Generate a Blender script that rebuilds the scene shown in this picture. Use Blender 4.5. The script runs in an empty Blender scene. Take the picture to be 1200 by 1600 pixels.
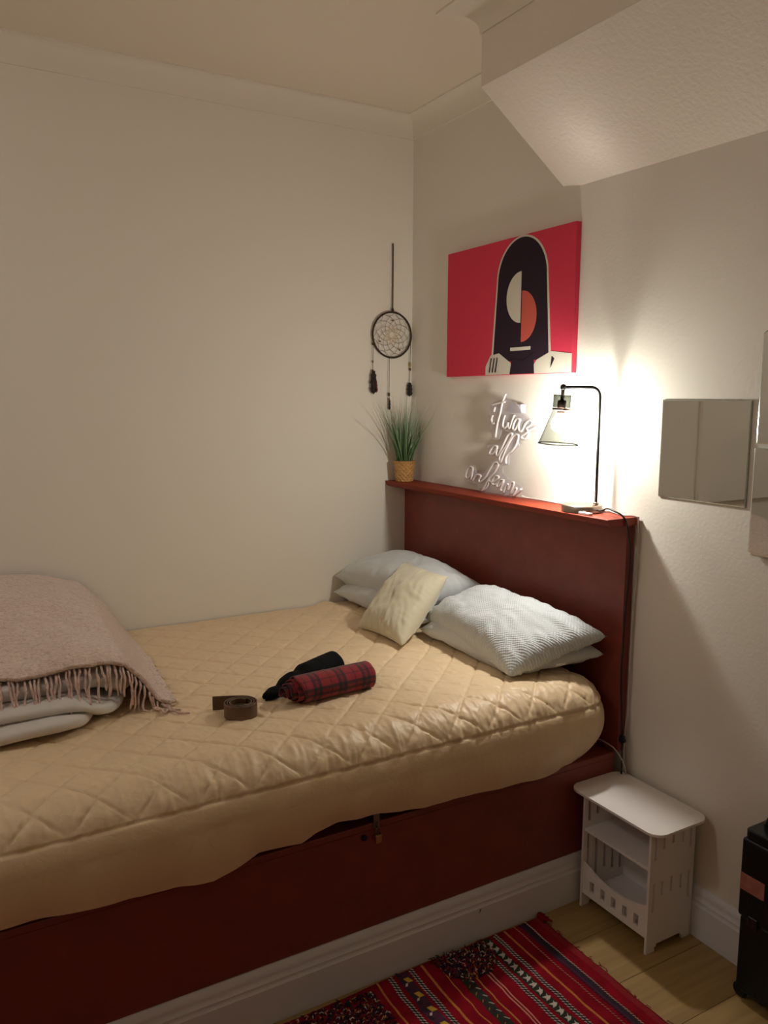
import bpy, bmesh, math, random
from mathutils import Vector, Matrix, noise

random.seed(7)
SC = bpy.context.scene
COL = SC.collection
PI = math.pi

# ------------------------------------------------------------------ camera
cam_d = bpy.data.cameras.new('camera')
cam_d.sensor_fit = 'HORIZONTAL'; cam_d.sensor_width = 36.0
cam_d.lens = 36.0 * 1267.65 / 1200.0
cam_d.clip_start = 0.02
cam = bpy.data.objects.new('camera', cam_d); COL.objects.link(cam)
YAW, PITCH, ROLL = 1.0466595, -0.1405196, 0.0033232
fw = Vector((-math.sin(YAW)*math.cos(PITCH), math.cos(YAW)*math.cos(PITCH), math.sin(PITCH)))
rt = Vector((math.cos(YAW), math.sin(YAW), 0)); up = rt.cross(fw)
rt2 = rt*math.cos(ROLL) + up*math.sin(ROLL); up2 = -rt*math.sin(ROLL) + up*math.cos(ROLL)
cam.matrix_world = Matrix(((rt2.x, up2.x, -fw.x, 3.1789), (rt2.y, up2.y, -fw.y, -1.9809),
                           (rt2.z, up2.z, -fw.z, 1.6295), (0, 0, 0, 1)))
SC.camera = cam

# ------------------------------------------------------------------ world, exposure
w = bpy.data.worlds.new('world'); SC.world = w; w.use_nodes = True
w.node_tree.nodes['Background'].inputs[0].default_value = (0.012, 0.011, 0.010, 1)
w.node_tree.nodes['Background'].inputs[1].default_value = 1.0
SC.view_settings.view_transform = 'Standard'; SC.view_settings.look = 'None'
SC.view_settings.exposure = 0.12; SC.view_settings.gamma = 1.0
SC.view_settings.use_curve_mapping = False
BULB_STRENGTH = 680.0
BULB_COLOR = (1.0, 0.95, 0.86)
FILL_LAMP_STRENGTH = 22.0  # strength of the added, unseen fill lamp
FILL_LAMP_COLOR = (1.0, 0.955, 0.90)
cy = SC.cycles
cy.use_denoising = True
cy.max_bounces = 10; cy.diffuse_bounces = 7; cy.glossy_bounces = 4; cy.transmission_bounces = 6
cy.transparent_max_bounces = 16
cy.caustics_reflective = False; cy.caustics_refractive = False
cy.sample_clamp_indirect = 4.0

# ------------------------------------------------------------------ helpers
MATS = {}
def srgb(r, g, b):
    f = lambda c: (c/12.92 if c <= .04045 else ((c+.055)/1.055)**2.4)
    return (f(r/255), f(g/255), f(b/255))

def mat(name, col, rough=.6, metal=0, bump=0, bscale=60, bdetail=4, var=0, vscale=8, sheen=0, spec=.4, coat=0, bdist=.01):
    if name in MATS: return MATS[name]
    m = bpy.data.materials.new(name); m.use_nodes = True
    nt = m.node_tree; b = nt.nodes['Principled BSDF']
    b.inputs['Base Color'].default_value = (*col, 1); b.inputs['Roughness'].default_value = rough
    b.inputs['Metallic'].default_value = metal; b.inputs['Specular IOR Level'].default_value = spec
    b.inputs['Sheen Weight'].default_value = sheen; b.inputs['Coat Weight'].default_value = coat
    tc = nt.nodes.new('ShaderNodeTexCoord')
    if var:
        n = nt.nodes.new('ShaderNodeTexNoise'); n.inputs['Scale'].default_value = vscale; n.inputs['Detail'].default_value = 5
        nt.links.new(tc.outputs['Object'], n.inputs['Vector'])
        mp = nt.nodes.new('ShaderNodeMapRange'); mp.inputs[1].default_value = .3; mp.inputs[2].default_value = .7
        mp.inputs[3].default_value = 1-var; mp.inputs[4].default_value = 1+var
        nt.links.new(n.outputs['Fac'], mp.inputs[0])
        mx = nt.nodes.new('ShaderNodeVectorMath'); mx.operation = 'SCALE'
        mx.inputs[0].default_value = col
        nt.links.new(mp.outputs[0], mx.inputs['Scale']); nt.links.new(mx.outputs[0], b.inputs['Base Color'])
    if bump:
        n = nt.nodes.new('ShaderNodeTexNoise'); n.inputs['Scale'].default_value = bscale; n.inputs['Detail'].default_value = bdetail
        nt.links.new(tc.outputs['Object'], n.inputs['Vector'])
        bp = nt.nodes.new('ShaderNodeBump'); bp.inputs['Strength'].default_value = bump; bp.inputs['Distance'].default_value = bdist
        nt.links.new(n.outputs['Fac'], bp.inputs['Height']); nt.links.new(bp.outputs[0], b.inputs['Normal'])
    MATS[name] = m
    return m

def thin_clear(name, tint, gloss=.12, rough=.05, body=0.0, bodycol=(.8, .8, .8)):
    """clear sheet: mostly lets light straight through, with a fresnel gloss and a little body colour"""
    m = bpy.data.materials.new(name); m.use_nodes = True
    nt = m.node_tree; nt.nodes.clear()
    o = nt.nodes.new('ShaderNodeOutputMaterial')
    t = nt.nodes.new('ShaderNodeBsdfTransparent')
    lw = nt.nodes.new('ShaderNodeLayerWeight'); lw.inputs[0].default_value = .30
    rp = nt.nodes.new('ShaderNodeValToRGB'); rp.color_ramp.elements[0].position = .35; rp.color_ramp.elements[1].position = .95   # longer path through the sheet at grazing angles
    rp.color_ramp.elements[0].color = (*tint, 1); rp.color_ramp.elements[1].color = (*[q**3.2*.8 for q in tint], 1)
    nt.links.new(lw.outputs['Facing'], rp.inputs[0]); nt.links.new(rp.outputs[0], t.inputs[0])
    g = nt.nodes.new('ShaderNodeBsdfGlossy'); g.inputs['Roughness'].default_value = rough
    d = nt.nodes.new('ShaderNodeBsdfDiffuse'); d.inputs[0].default_value = (*bodycol, 1)
    f = nt.nodes.new('ShaderNodeLayerWeight'); f.inputs[0].default_value = .35
    mr = nt.nodes.new('ShaderNodeMapRange'); mr.inputs[3].default_value = gloss*.4; mr.inputs[4].default_value = min(1, gloss*4)
    nt.links.new(f.outputs['Facing'], mr.inputs[0])
    a = nt.nodes.new('ShaderNodeMixShader'); a.inputs[0].default_value = body
    nt.links.new(t.outputs[0], a.inputs[1]); nt.links.new(d.outputs[0], a.inputs[2])
    x = nt.nodes.new('ShaderNodeMixShader')
    nt.links.new(mr.outputs[0], x.inputs[0]); nt.links.new(a.outputs[0], x.inputs[1]); nt.links.new(g.outputs[0], x.inputs[2])
    nt.links.new(x.outputs[0], o.inputs[0])
    MATS[name] = m
    return m

def wloc(o):
    v = Vector((0, 0, 0))
    while o is not None:
        v += o.location; o = o.parent
    return v

def tag(o, label=None, cat=None, group=None, kind=None):
    if label: o['label'] = label
    if cat: o['category'] = cat
    if group: o['group'] = group
    if kind: o['kind'] = kind
    return o

def thing(name, loc, label, cat, group=None):
    o = bpy.data.objects.new(name, None); COL.objects.link(o)
    o.location = loc; o.empty_display_size = .05
    return tag(o, label, cat, group)

def obj(name, verts, faces, m, parent=None, smooth=False, origin=None, uvs=None):
    """verts in world space; origin = where a top-level mesh's origin goes"""
    base = wloc(parent) if parent is not None else Vector((0, 0, 0))
    off = Vector(origin) if origin is not None else base
    me = bpy.data.meshes.new(name)
    me.from_pydata([tuple(Vector(v) - off) for v in verts], [], faces)
    if m is not None: me.materials.append(m)
    if uvs is not None:
        ul = me.uv_layers.new(name='UVMap')
        for lp in me.loops: ul.data[lp.index].uv = uvs[lp.vertex_index]
    me.update()
    bm = bmesh.new(); bm.from_mesh(me); bmesh.ops.recalc_face_normals(bm, faces=bm.faces); bm.to_mesh(me); bm.free()
    if smooth:
        me.polygons.foreach_set('use_smooth', [True]*len(me.polygons))
    o = bpy.data.objects.new(name, me); COL.objects.link(o)
    o.location = off - base
    o.parent = parent
    return o

def from_bm(name, bm, m, parent=None, smooth=False, origin=None):
    bm.verts.index_update()
    v = [x.co.copy() for x in bm.verts]; f = [[q.index for q in p.verts] for p in bm.faces]
    bm.free()
    return obj(name, v, f, m, parent, smooth, origin)

class G:
    """collects geometry"""
    def __init__(s): s.v = []; s.f = []
    def add(s, v, f):
        k = len(s.v); s.v += [Vector(p) for p in v]; s.f += [[i+k for i in q] for q in f]; return s
    def box(s, x0, x1, y0, y1, z0, z1):
        return s.add([(x0,y0,z0),(x1,y0,z0),(x1,y1,z0),(x0,y1,z0),(x0,y0,z1),(x1,y0,z1),(x1,y1,z1),(x0,y1,z1)],
                     [(0,3,2,1),(4,5,6,7),(0,1,5,4),(1,2,6,5),(2,3,7,6),(3,0,4,7)])
    def tube(s, pts, r, n=8, closed=False, caps=True):
        pts = [Vector(p) for p in pts]; N = len(pts)
        rr = r if isinstance(r, (list, tuple)) else [r]*N
        ref = None; v = []; f = []
        for i, p in enumerate(pts):
            a = pts[(i-1) % N] if (closed or i > 0) else p
            b = pts[(i+1) % N] if (closed or i < N-1) else p
            t = (b-a)
            if t.length < 1e-9: t = Vector((0, 0, 1))
            t.normalize()
            if ref is None:
                ref = Vector((0, 0, 1)) if abs(t.z) < .9 else Vector((1, 0, 0))
            u = (ref - t*ref.dot(t))
            if u.length < 1e-6: u = t.orthogonal()
            u.normalize(); ref = u; q = t.cross(u)
            for k in range(n):
                an = 2*PI*k/n; v.append(p + (u*math.cos(an) + q*math.sin(an))*rr[i])
        M = N if closed else N-1
        for i in range(M):
            for k in range(n):
                a = i*n+k; b = i*n+(k+1) % n; c = ((i+1) % N)*n+(k+1) % n; d = ((i+1) % N)*n+k
                f.append((a, b, c, d))
        if caps and not closed:
            f.append(tuple(range(n-1, -1, -1))); f.append(tuple((N-1)*n+k for k in range(n)))
        return s.add(v, f)
    def lathe(s, prof, c, n=32, axis=None, cap0=False, cap1=False):
        """prof: list of (r, h); axis: Matrix 3x3 whose z is the spin axis"""
        c = Vector(c); A = axis or Matrix.Identity(3); v = []; f = []
        for r, h in prof:
            for k in range(n):
                an = 2*PI*k/n; v.append(c + A @ Vector((r*math.cos(an), r*math.sin(an), h)))
        for i in range(len(prof)-1):
            for k in range(n):
                f.append((i*n+k, i*n+(k+1) % n, (i+1)*n+(k+1) % n, (i+1)*n+k))
        if cap0: f.append(tuple(range(n-1, -1, -1)))
        if cap1: f.append(tuple((len(prof)-1)*n+k for k in range(n)))
        return s.add(v, f)
    def prism(s, poly, fn0, fn1):
        """poly of 2D points, fn0/fn1 map them to the two 3D sheets"""
        n = len(poly)
        return s.add([fn0(*p) for p in poly] + [fn1(*p) for p in poly],
                     [tuple(range(n-1, -1, -1)), tuple(range(n, 2*n))] + [(i, (i+1) % n, n+(i+1) % n, n+i) for i in range(n)])
    def build(s, name, m, parent=None, smooth=False, origin=None):
        return obj(name, s.v, s.f, m, parent, smooth, origin)

def bevel_obj(o, wdt, seg=2):
    md = o.modifiers.new('bevel', 'BEVEL'); md.width = wdt; md.segments = seg; md.limit_method = 'ANGLE'
    return o

def smooth_angle(o, ang=40):
    me = o.data
    me.polygons.foreach_set('use_smooth', [True]*len(me.polygons))
    me.set_sharp_from_angle(angle=math.radians(ang))
    return o

def catmull(pts, k=6):
    P = [Vector(p) for p in pts]; P = [P[0]*2-P[1]] + P + [P[-1]*2-P[-2]]; out = []
    for i in range(1, len(P)-2):
        for j in range(k):
            t = j/k; a, b, c, d = P[i-1], P[i], P[i+1], P[i+2]
            out.append(.5*((2*b) + (c-a)*t + (2*a-5*b+4*c-d)*t*t + (3*b-a-3*c+d)*t**3))
    out.append(P[-2]); return out

def lerp(a, b, t): return a + (b-a)*t
def sstep(a, b, x):
    t = min(1, max(0, (x-a)/(b-a))); return t*t*(3-2*t)
def interp(x, tab):
    if x <= tab[0][0]: return tab[0][1]
    for (a, b), (c, d) in zip(tab, tab[1:]):
        if x <= c: return b + (d-b)*(x-a)/(c-a)
    return tab[-1][1]
def nz(x, y, z=0): return noise.noise(Vector((x, y, z)))

def grid_faces(nu, nv):
    return [(j*nu+i, j*nu+i+1, (j+1)*nu+i+1, (j+1)*nu+i) for j in range(nv-1) for i in range(nu-1)]

# ------------------------------------------------------------------ materials
WALL = mat('wall_paint', (.79, .745, .665), rough=.75, bump=.15, bscale=220, bdist=.002, spec=.25)
WALLB = mat('wall_paint_back', (.755, .715, .655), rough=.75, bump=.2, bscale=90, bdist=.003, spec=.25)
CEIL = mat('ceiling_paint', (.80, .72, .62), rough=.85, spec=.2)
SOFF = mat('soffit_plaster', (.80, .73, .66), rough=.9, bump=.5, bscale=75, bdetail=9, bdist=.007, spec=.2)
SKIRT = mat('skirting_paint', (.68, .68, .72), rough=.5, spec=.4)
REDW = mat('oxblood_paint', (.20, .040, .028), rough=.45, bump=.08, bscale=40, var=.10, vscale=14, spec=.45)
FLOORM = None

# ------------------------------------------------------------------ room shell
H = 2.834; XR = 4.2; YF = -3.2
def back_y(x, z):
    xc = 1.272
    amp = .004*(1-sstep(1.7, 2.2, z))
    t = min(1, max(0, (x-xc)/.10)); return amp*math.sin(t*PI/2)
# floor slab with planks
fl = tag(G().box(0, XR, YF, 0, -.06, -.008).build('floor', mat('floor_gap', (.05, .035, .015), .8), origin=(0, 0, 0)), kind='structure')
def plank_mat():
    m = bpy.data.materials.new('oak_laminate'); m.use_nodes = True; nt = m.node_tree; b = nt.nodes['Principled BSDF']
    tc = nt.nodes.new('ShaderNodeTexCoord'); mp = nt.nodes.new('ShaderNodeMapping'); mp.inputs['Scale'].default_value = (26, 1.6, 1)
    geo = nt.nodes.new('ShaderNodeObjectInfo'); n = nt.nodes.new('ShaderNodeTexNoise'); n.inputs['Scale'].default_value = 2.2; n.inputs['Detail'].default_value = 7
    n.noise_dimensions = '4D'
    nt.links.new(tc.outputs['Object'], mp.inputs[0]); nt.links.new(mp.outputs[0], n.inputs['Vector'])
    mm = nt.nodes.new('ShaderNodeMath'); mm.operation = 'MULTIPLY'; mm.inputs[1].default_value = 30
    nt.links.new(geo.outputs['Random'], mm.inputs[0]); nt.links.new(mm.outputs[0], n.inputs['W'])
    r = nt.nodes.new('ShaderNodeValToRGB'); r.color_ramp.elements[0].position = .3; r.color_ramp.elements[1].position = .72
    r.color_ramp.elements[0].color = (.30, .185, .068, 1); r.color_ramp.elements[1].color = (.42, .28, .11, 1)
    nt.links.new(n.outputs['Fac'], r.inputs[0]); nt.links.new(r.outputs[0], b.inputs['Base Color'])
    b.inputs['Roughness'].default_value = .42
    return m
FLOORM = plank_mat()
pw = .19; pl = 1.21
BYE_FLOOR = -2.10
for i in range(16):
    x0 = 1.337 + i*pw
    if x0 > XR-.05: break
    x1 = min(x0+pw, XR)
    off = (0.0, .47, .83)[i % 3]
    y1 = 0.0 if off == 0 else 0.0
    ys = [0.0]; y = -(pl-off) if off else -pl
    while y > YF: ys.append(y); y -= pl
    ys.append(YF)
    for a, b in zip(ys, ys[1:]):
        o = G().box(x0+.0008, x1-.0008, b+.0008, a-.0008, -.008, 0).build('plank', FLOORM, fl)
o = G().box(0, 1.337, YF, BYE_FLOOR, -.008, 0).build('plank', FLOORM, fl)

tag(G().box(-.1, XR+.1, YF-.1, .15, H, H+.1).build('ceiling', CEIL, origin=(0, 0, H)), kind='structure')
# left wall, with the shallow pier that the mirrors show beyond the foot of the bed
wl_ = G().box(-.1, 0, YF, .15, -.06, H); tag(G().box(.0002, .025, YF, -1.97, 1.02, H-.095).build('trim_4', WALL, origin=(0, -1.97, 1.02)), kind='structure')
tag(wl_.build('wall_left', WALL, origin=(0, 0, 0)), kind='structure')
tag(G().box(XR, XR+.1, YF, .15, -.06, H).build('wall_right', WALL, origin=(XR, 0, 0)), kind='structure')
tag(G().box(-.1, XR+.1, YF-.1, YF, -.06, H).build('wall_front', WALL, origin=(0, YF, 0)), kind='structure')
# headboard wall: uneven plaster, steps back softly right of the shelf lamp
def crease(z): return 1.272
xs = [0, .3, .6, .85] + ['c%d' % k for k in range(-1, 13)] + [1.5, 1.7, 2, 2.5, 3, 3.6, XR]   # columns follow the crease
def col_x(c, z): return crease(z) + .01*int(c[1:]) if isinstance(c, str) else c
zs = [-.06, .4, .8, 1.2, 1.6, 1.9] + [1.95+.03*i for i in range(13)] + [2.5, H]
vv = [(x, back_y(x, z)+.0012*nz(x*5, z*5, 3), z) for z in zs for x in [col_x(c, z) for c in xs]]
ff = grid_faces(len(xs), len(zs)); k = len(vv)
vv += [(0, .12, -.06), (XR, .12, -.06), (XR, .12, H), (0, .12, H)]
nx = len(xs); nzs = len(zs)
bot = list(range(nx)); top = [(nzs-1)*nx+i for i in range(nx)]; le = [j*nx for j in range(nzs)]; ri = [j*nx+nx-1 for j in range(nzs)]
ff += [[k, k+1, k+2, k+3], bot[::-1]+[k, k+1], top+[k+2, k+3], le+[k+3, k], ri[::-1]+[k+1, k+2]]
tag(obj('wall_back', vv, ff, WALLB, smooth=False, origin=(0, 0, 0)), kind='structure')
wb = bpy.data.objects['wall_back']
smooth_angle(wb, 30)

# cornices (coving): concave profile swept along the wall heads
def cove(out, drop, n=9):
    pr = [(0, -drop), (.006, -drop), (.006, -drop+.006)]
    for i in range(n):
        a = i/(n-1)*PI/2
        pr.append((.006+(out-.012)*(1-math.cos(a)), -drop+.006+(drop-.012)*math.sin(a)))
    pr += [(out, -.006), (out, 0), (0, 0)]
    return pr
CM = mat('cornice_paint', (.79, .735, .65), rough=.7, spec=.25)
pc = cove(.053, .091)
def sweep(prof, path, name, m, fn):
    """fn(path_pos, out, dz) -> world"""
    n = len(prof); v = []; f = []
    for p in path:
        for a, b in prof: v.append(fn(p, a, b))
    for i in range(len(path)-1):
        for k in range(n):
            f.append((i*n+k, i*n+(k+1) % n, (i+1)*n+(k+1) % n, (i+1)*n+k))
    f.append(tuple(range(n))); f.append(tuple((len(path)-1)*n+k for k in range(n-1, -1, -1)))
    return smooth_angle(obj(name, v, f, m, origin=fn(path[0], 0, 0)), 35)
tag(sweep(pc, [0, 1], 'trim_1', CM, lambda p, a, b: Vector((a, (-a if p == 0 else YF), H+b))), kind='structure')
tag(sweep(pc, [0, 1], 'trim_2', CM, lambda p, a, b: Vector(((a if p == 0 else .97), -a, H+b))), kind='structure')
# bulkhead: a boxed stair soffit along the headboard wall
BX, BY, BZ, BW = .972, -.356, 2.600, 2.320
prof = [(.10, BW+.028), (0, BW+.028), (BY, BZ), (BY, H), (.10, H)]
xsb = [BX, 1.06, 1.9, XR]
v = []; f = []
for j, x in enumerate(xsb):
    dz = 0.014 if j == 0 else (0.0 if j == 1 else (-.012 if j == 2 else -.03))
    for a, b in [(.10, BW+dz), (.014, BW+dz), (BY, BZ), (BY, H), (.10, H)]: v.append((x, a, b))
for j in range(3):
    for k in range(5): f.append((j*5+k, j*5+(k+1) % 5, (j+1)*5+(k+1) % 5, (j+1)*5+k))
f += [(0, 1, 2, 3, 4), (19, 18, 17, 16, 15)]
tag(obj('wall_bulkhead', v, f, SOFF, origin=(BX, 0, BW)), kind='structure')
pb = cove(.105, .078)
def bulk_fn(p, a, b):
    if p == 0: return Vector((BX-a, 0, H+b))
    if p == 1: return Vector((BX-a, BY-a, H+b))
    return Vector((XR, BY-a, H+b))
tag(sweep(pb, [0, 1, 2], 'trim_3', CM, bulk_fn), kind='structure')
# skirting profile
def skirt_prof(h, d):
    return [(0, 0), (d, 0), (d, h*.66), (d*.86, h*.68), (d*.80, h*.72), (d*.84, h*.76), (d*.66, h*.80), (d*.60, h*.86), (d*.62, h*.90), (d*.40, h*.955), (d*.2, h), (0, h)]
sp = skirt_prof(.157, .022)
tag(sweep(sp, [0, 1], 'baseboard_back', SKIRT, lambda p, a, b: Vector(((1.353 if p == 0 else XR), .004-a, b))), kind='structure')

# ------------------------------------------------------------------ bed base
bed = thing('bed_base', (.675, -1.0, 0), 'dark red painted box bed base with white moulded skirting along its foot', 'bed')
BZT = .468; BX1 = 1.35; BYE = -2.135
o = G().box(.004, BX1, BYE, -.036, .0, .447).build('box_panel', REDW, bed)
o = G().box(.004, BX1+.003, BYE-.003, -.036, .4485, BZT).build('lid', REDW, bed); bevel_obj(o, .003)
n = len(sp)
v = []; f = []
for p in (0, 1):
    for a, b in sp: v.append((BX1+.0005+a, -.012 if p == 0 else BYE, b))
for k in range(n): f.append((k, (k+1) % n, n+(k+1) % n, n+k))
f += [tuple(range(n)), tuple(range(2*n-1, n-1, -1))]
smooth_angle(obj('skirting', v, f, SKIRT, bed), 35)['label'] = 'white moulded skirting board'
G().tube([(1.3712, -.599, .088), (1.3728, -.597, .096), (1.3712, -.594, .103)], .0016, 6).build('dark_nick', mat('nick_dark', (.02, .017, .015), .8), bed)
STEEL = mat('dull_steel', (.24, .225, .21), .4, 1.0)
BRASS = mat('aged_brass', (.50, .36, .17), .38, 1.0)
BLACKM = mat('black_metal', (.012, .012, .012), .4, .2)
g = G(); g.box(1.3535, 1.356, -.957, -.937, .452, .512)
hp = g.build('hasp', STEEL, bed); hp['label'] = 'small steel hasp plate'; bevel_obj(hp, .001)
for yy, zz in ((-.953, .500), (-.940, .503)):
    G().lathe([(.0001, 0), (.0028, .0006), (.0036, .002), (.0034, .004), (.0001, .0048)], (1.356, yy, zz), 12,
              Matrix(((0, 0, 1), (0, 1, 0), (-1, 0, 0)))).build('screw', mat('bright_steel', (.8, .78, .74), .25, 1.0), hp, True)
stp = G().tube([(1.350, -.947+.008*math.cos(a), .468+.0*a) + () for a in (0,)] + [], .001) if False else None
ring = [(1.354 + .012*math.sin(a), -.947, .462+.008*math.cos(a)) for a in [PI*i/8 for i in range(9)]]
G().tube(ring, .0016, 8).build('staple', STEEL, hp, True)
ko = G().lathe([(.0001, .010), (.006, .009), (.0085, .005), (.0075, 0)], (1.350, -.985, .432), 18, Matrix(((0, 0, 1), (0, 1, 0), (-1, 0, 0)))).build('keyhole_knob', BLACKM, bed, True)
ko['label'] = 'small black knob'
# padlock hanging from the staple
pk = thing('padlock', (1.366, -.947, .413), 'small brass padlock hanging from the hasp on the red bed base', 'padlock')
o = G().box(1.3585, 1.3695, -.9565, -.9375, .413, .437).build('lock_body', BRASS, pk); bevel_obj(o, .002)
sh = [(1.364, -.9535, .434)] + [(1.364, -.947-.0065*math.cos(a), .450+.0075*math.sin(a)) for a in [PI*i/10 for i in range(11)]] + [(1.364, -.9405, .434)]
G().tube(sh, .0017, 8).build('shackle', STEEL, pk, True)

# ------------------------------------------------------------------ headboard with shelf
SH = 1.255
hb = thing('headboard', (.69, -.03, .47), 'dark red painted headboard panel with a projecting ledge shelf along its top', 'headboard')
G().box(.003, 1.358, -.034, -.0015, BZT+.0005, SH-.0245).build('panel', REDW, hb)
shp = [(0, 0), (.120, 0), (.128, .004), (.134, .012), (.135, .018), (.137, .020), (.137, .0235), (.135, .0245), (0, .0245)]
v = []; f = []; n = len(shp)
for p, x in ((0, .002), (1, 1.376)):
    for a, b in shp: v.append((x, -.0015-a, SH-.0245+b))
for k in range(n): f.append((k, (k+1) % n, n+(k+1) % n, n+k))
f += [tuple(range(n)), tuple(range(2*n-1, n-1, -1))]
smooth_angle(obj('shelf', v, f, mat('oxblood_gloss', (.22, .028, .010), .55, bump=.06, bscale=30, var=.08, spec=.25), hb), 30)

# ------------------------------------------------------------------ bedspread
def spread_mat():
    m = bpy.data.materials.new('quilted_satin'); m.use_nodes = True; nt = m.node_tree; b = nt.nodes['Principled BSDF']
    b.inputs['Base Color'].default_value = (.74, .565, .36, 1); b.inputs['Roughness'].default_value = .46
    b.inputs['Sheen Weight'].default_value = .15; b.inputs['Sheen Roughness'].default_value = .4
    tc = nt.nodes.new('ShaderNodeTexCoord'); n = nt.nodes.new('ShaderNodeTexNoise'); n.inputs['Scale'].default_value = 34; n.inputs['Detail'].default_value = 4
    n.inputs['Distortion'].default_value = 1.2
    nt.links.new(tc.outputs['Object'], n.inputs['Vector'])
    bp = nt.nodes.new('ShaderNodeBump'); bp.inputs['Strength'].default_value = .30; bp.inputs['Distance'].default_value = .006
    nt.links.new(n.outputs['Fac'], bp.inputs['Height']); nt.links.new(bp.outputs[0], b.inputs['Normal'])
    return m
SPREAD = spread_mat()
R = .130
CX = 1.388 - R; CYF = -2.165 + R; CYH = -.058 - R      # core rectangle limits
TOPZ = .728
PER = .1435
SEAM = R*1.12                        # arc length from the core edge to the border seam
hem = [(-2.0, .488), (-1.9, .488), (-1.8, .484), (-1.62, .472), (-1.5, .462), (-1.42, .458), (-1.3, .494), (-1.18, .482), (-1.14, .500), (-1.08, .512), (-.95, .506), (-.88, .490), (-.7, .484), (-.5, .474), (-.3, .462), (-.1, .462), (0, .47)]
def top_z(x, y):
    z = TOPZ + .006*nz(x*2.2, y*2.2, 1.7) + .016*sstep(-1.2, -1.9, y)*0
    z += .016*math.exp(-((y+.455+.10*max(0, x-.25))/.035)**2)*sstep(.62, .25, x)
    z -= .010*sstep(.25, .0, x)
    return z
def quilt(a, b, e):
    u = (a + b + .593 - (CX+SEAM))/PER; vq = (a - b - .593 - (CX+SEAM))/PER
    u += .05*nz(a*5, b*5, 4); vq += .05*nz(a*5, b*5, 9)
    du = abs(u - round(u)); dv = abs(vq - round(vq)); dm = min(du, dv)
    dome = (1-math.exp(-du*6))*(1-math.exp(-dv*6))
    groove = math.exp(-(dm/.030)**2)
    # gathers: ridged creases that run off the stitch lines, mostly along the bed's width
    wx = a + .03*nz(a*7, b*7, 21); wy = b + .03*nz(a*6, b*8, 31)
    r1 = 1-abs(nz(wx*9, wy*34, 2.1))*2; r2 = 1-abs(nz((wx+wy)*26, (wx-wy)*8, 6.6))*2; r3 = 1-abs(nz((wx-wy)*30, (wx+wy)*9, 16.6))*2
    amp = .35+.65*math.exp(-dm*4)
    fade = sstep(SEAM, SEAM-.04, e)
    return .0062*dome*fade - .0042*groove*fade + amp*(.0023*r1 + .0016*r2 + .0016*r3)*(.4+.6*fade) + .0012*nz(a*60, b*75, 3)
def spread_pt(a, b):
    dx = max(a-CX, 0); dy = max(b-CYH, 0) - max(CYF-b, 0); e = math.hypot(dx, dy)
    bx, by = min(a, CX), min(max(b, CYF), CYH)
    tz = top_z(bx, by)
    if e < 1e-9:
        return Vector((bx, by, tz)), Vector((0, 0, 1)), 0
    nx_, ny_ = dx/e, dy/e
    q = R*PI/2
    if e <= q:
        an = e/R
        return Vector((bx+nx_*R*math.sin(an), by+ny_*R*math.sin(an), tz-R*(1-math.cos(an)))), Vector((nx_*math.sin(an), ny_*math.sin(an), math.cos(an))), e
    return Vector((bx+nx_*R, by+ny_*R, tz-R-(e-q))), Vector((nx_, ny_, 0)), e
EMAX = R*PI/2 + .16
na, nb = 420, 640
amin, amax = .006, CX+EMAX; bmin, bmax = CYF-EMAX, CYH+EMAX
vv = []
for j in range(nb):
    b = bmin + (bmax-bmin)*j/(nb-1)
    for i in range(na):
        a = amin + (amax-amin)*i/(na-1)
        dx = max(a-CX, 0); dy = max(b-CYH, 0) - max(CYF-b, 0); e = math.hypot(dx, dy)
        if e > EMAX:
            s = EMAX/e; a2 = CX+dx*s if dx > 0 else a; b2 = b if dy == 0 else ((CYH if dy > 0 else CYF)+dy*s)
        else: a2, b2 = a, b
        p, nrm, e = spread_pt(a2, b2)
        q = R*PI/2
        if e > q:    # skirt drop is rescaled so that it ends at the hem
            hz = interp(p.y, hem); z0 = top_z(min(a2, CX), min(max(b2, CYF), CYH))-R
            t = (e-q)/(EMAX-q); p.z = lerp(z0, hz, t)
            endness = sstep(-.42, -.1, p.y)
            tuck = (.012 + .055*endness)*t**1.8
            p -= nrm*tuck
            p += nrm*(.004*math.sin(PI*t)*(1-endness*.5))
            dr = nz(p.y*7.5, p.z*1.2, 5)*.010 + nz(p.y*19, p.z*3, 8)*.004
            p += nrm*dr*t
        d = 0
        if e < SEAM:
            d = quilt(a2, b2, e)
            if e > 0: d += (.0055*(1-abs(nz(b2*24, e*5, 3))*2)*sstep(0, .08, e) + .0030*(1-abs(nz(b2*47, e*8, 13))*2))*(.35+.65*sstep(-1.75, -1.2, b2)) * sstep(-.02, .05, e)
        ds_ = abs(e-SEAM)
        if e > 0: d -= .0035*math.exp(-(ds_/.0035)**2)
        if e >= SEAM: d += .002*(1-math.exp(-ds_*60)) + .0045*nz(b2*13, e*5, 2) + .0035*(1-abs(nz(b2*9, e*3+b2*2, 22))*2)*math.exp(-ds_*8)
        d *= sstep(amin-.001, amin+.06, a2) if a2 < .1 else 1
        p = p + nrm*d
        p.y = min(p.y, -.037)
        vv.append(p)
sprd = obj('bedspread', vv, grid_faces(na, nb), SPREAD, smooth=True, origin=(.69, -1.0, BZT))
tag(sprd, 'beige diamond-quilted satin bedspread covering the mattress with a plain skirt at its side', 'bedspread')

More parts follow.
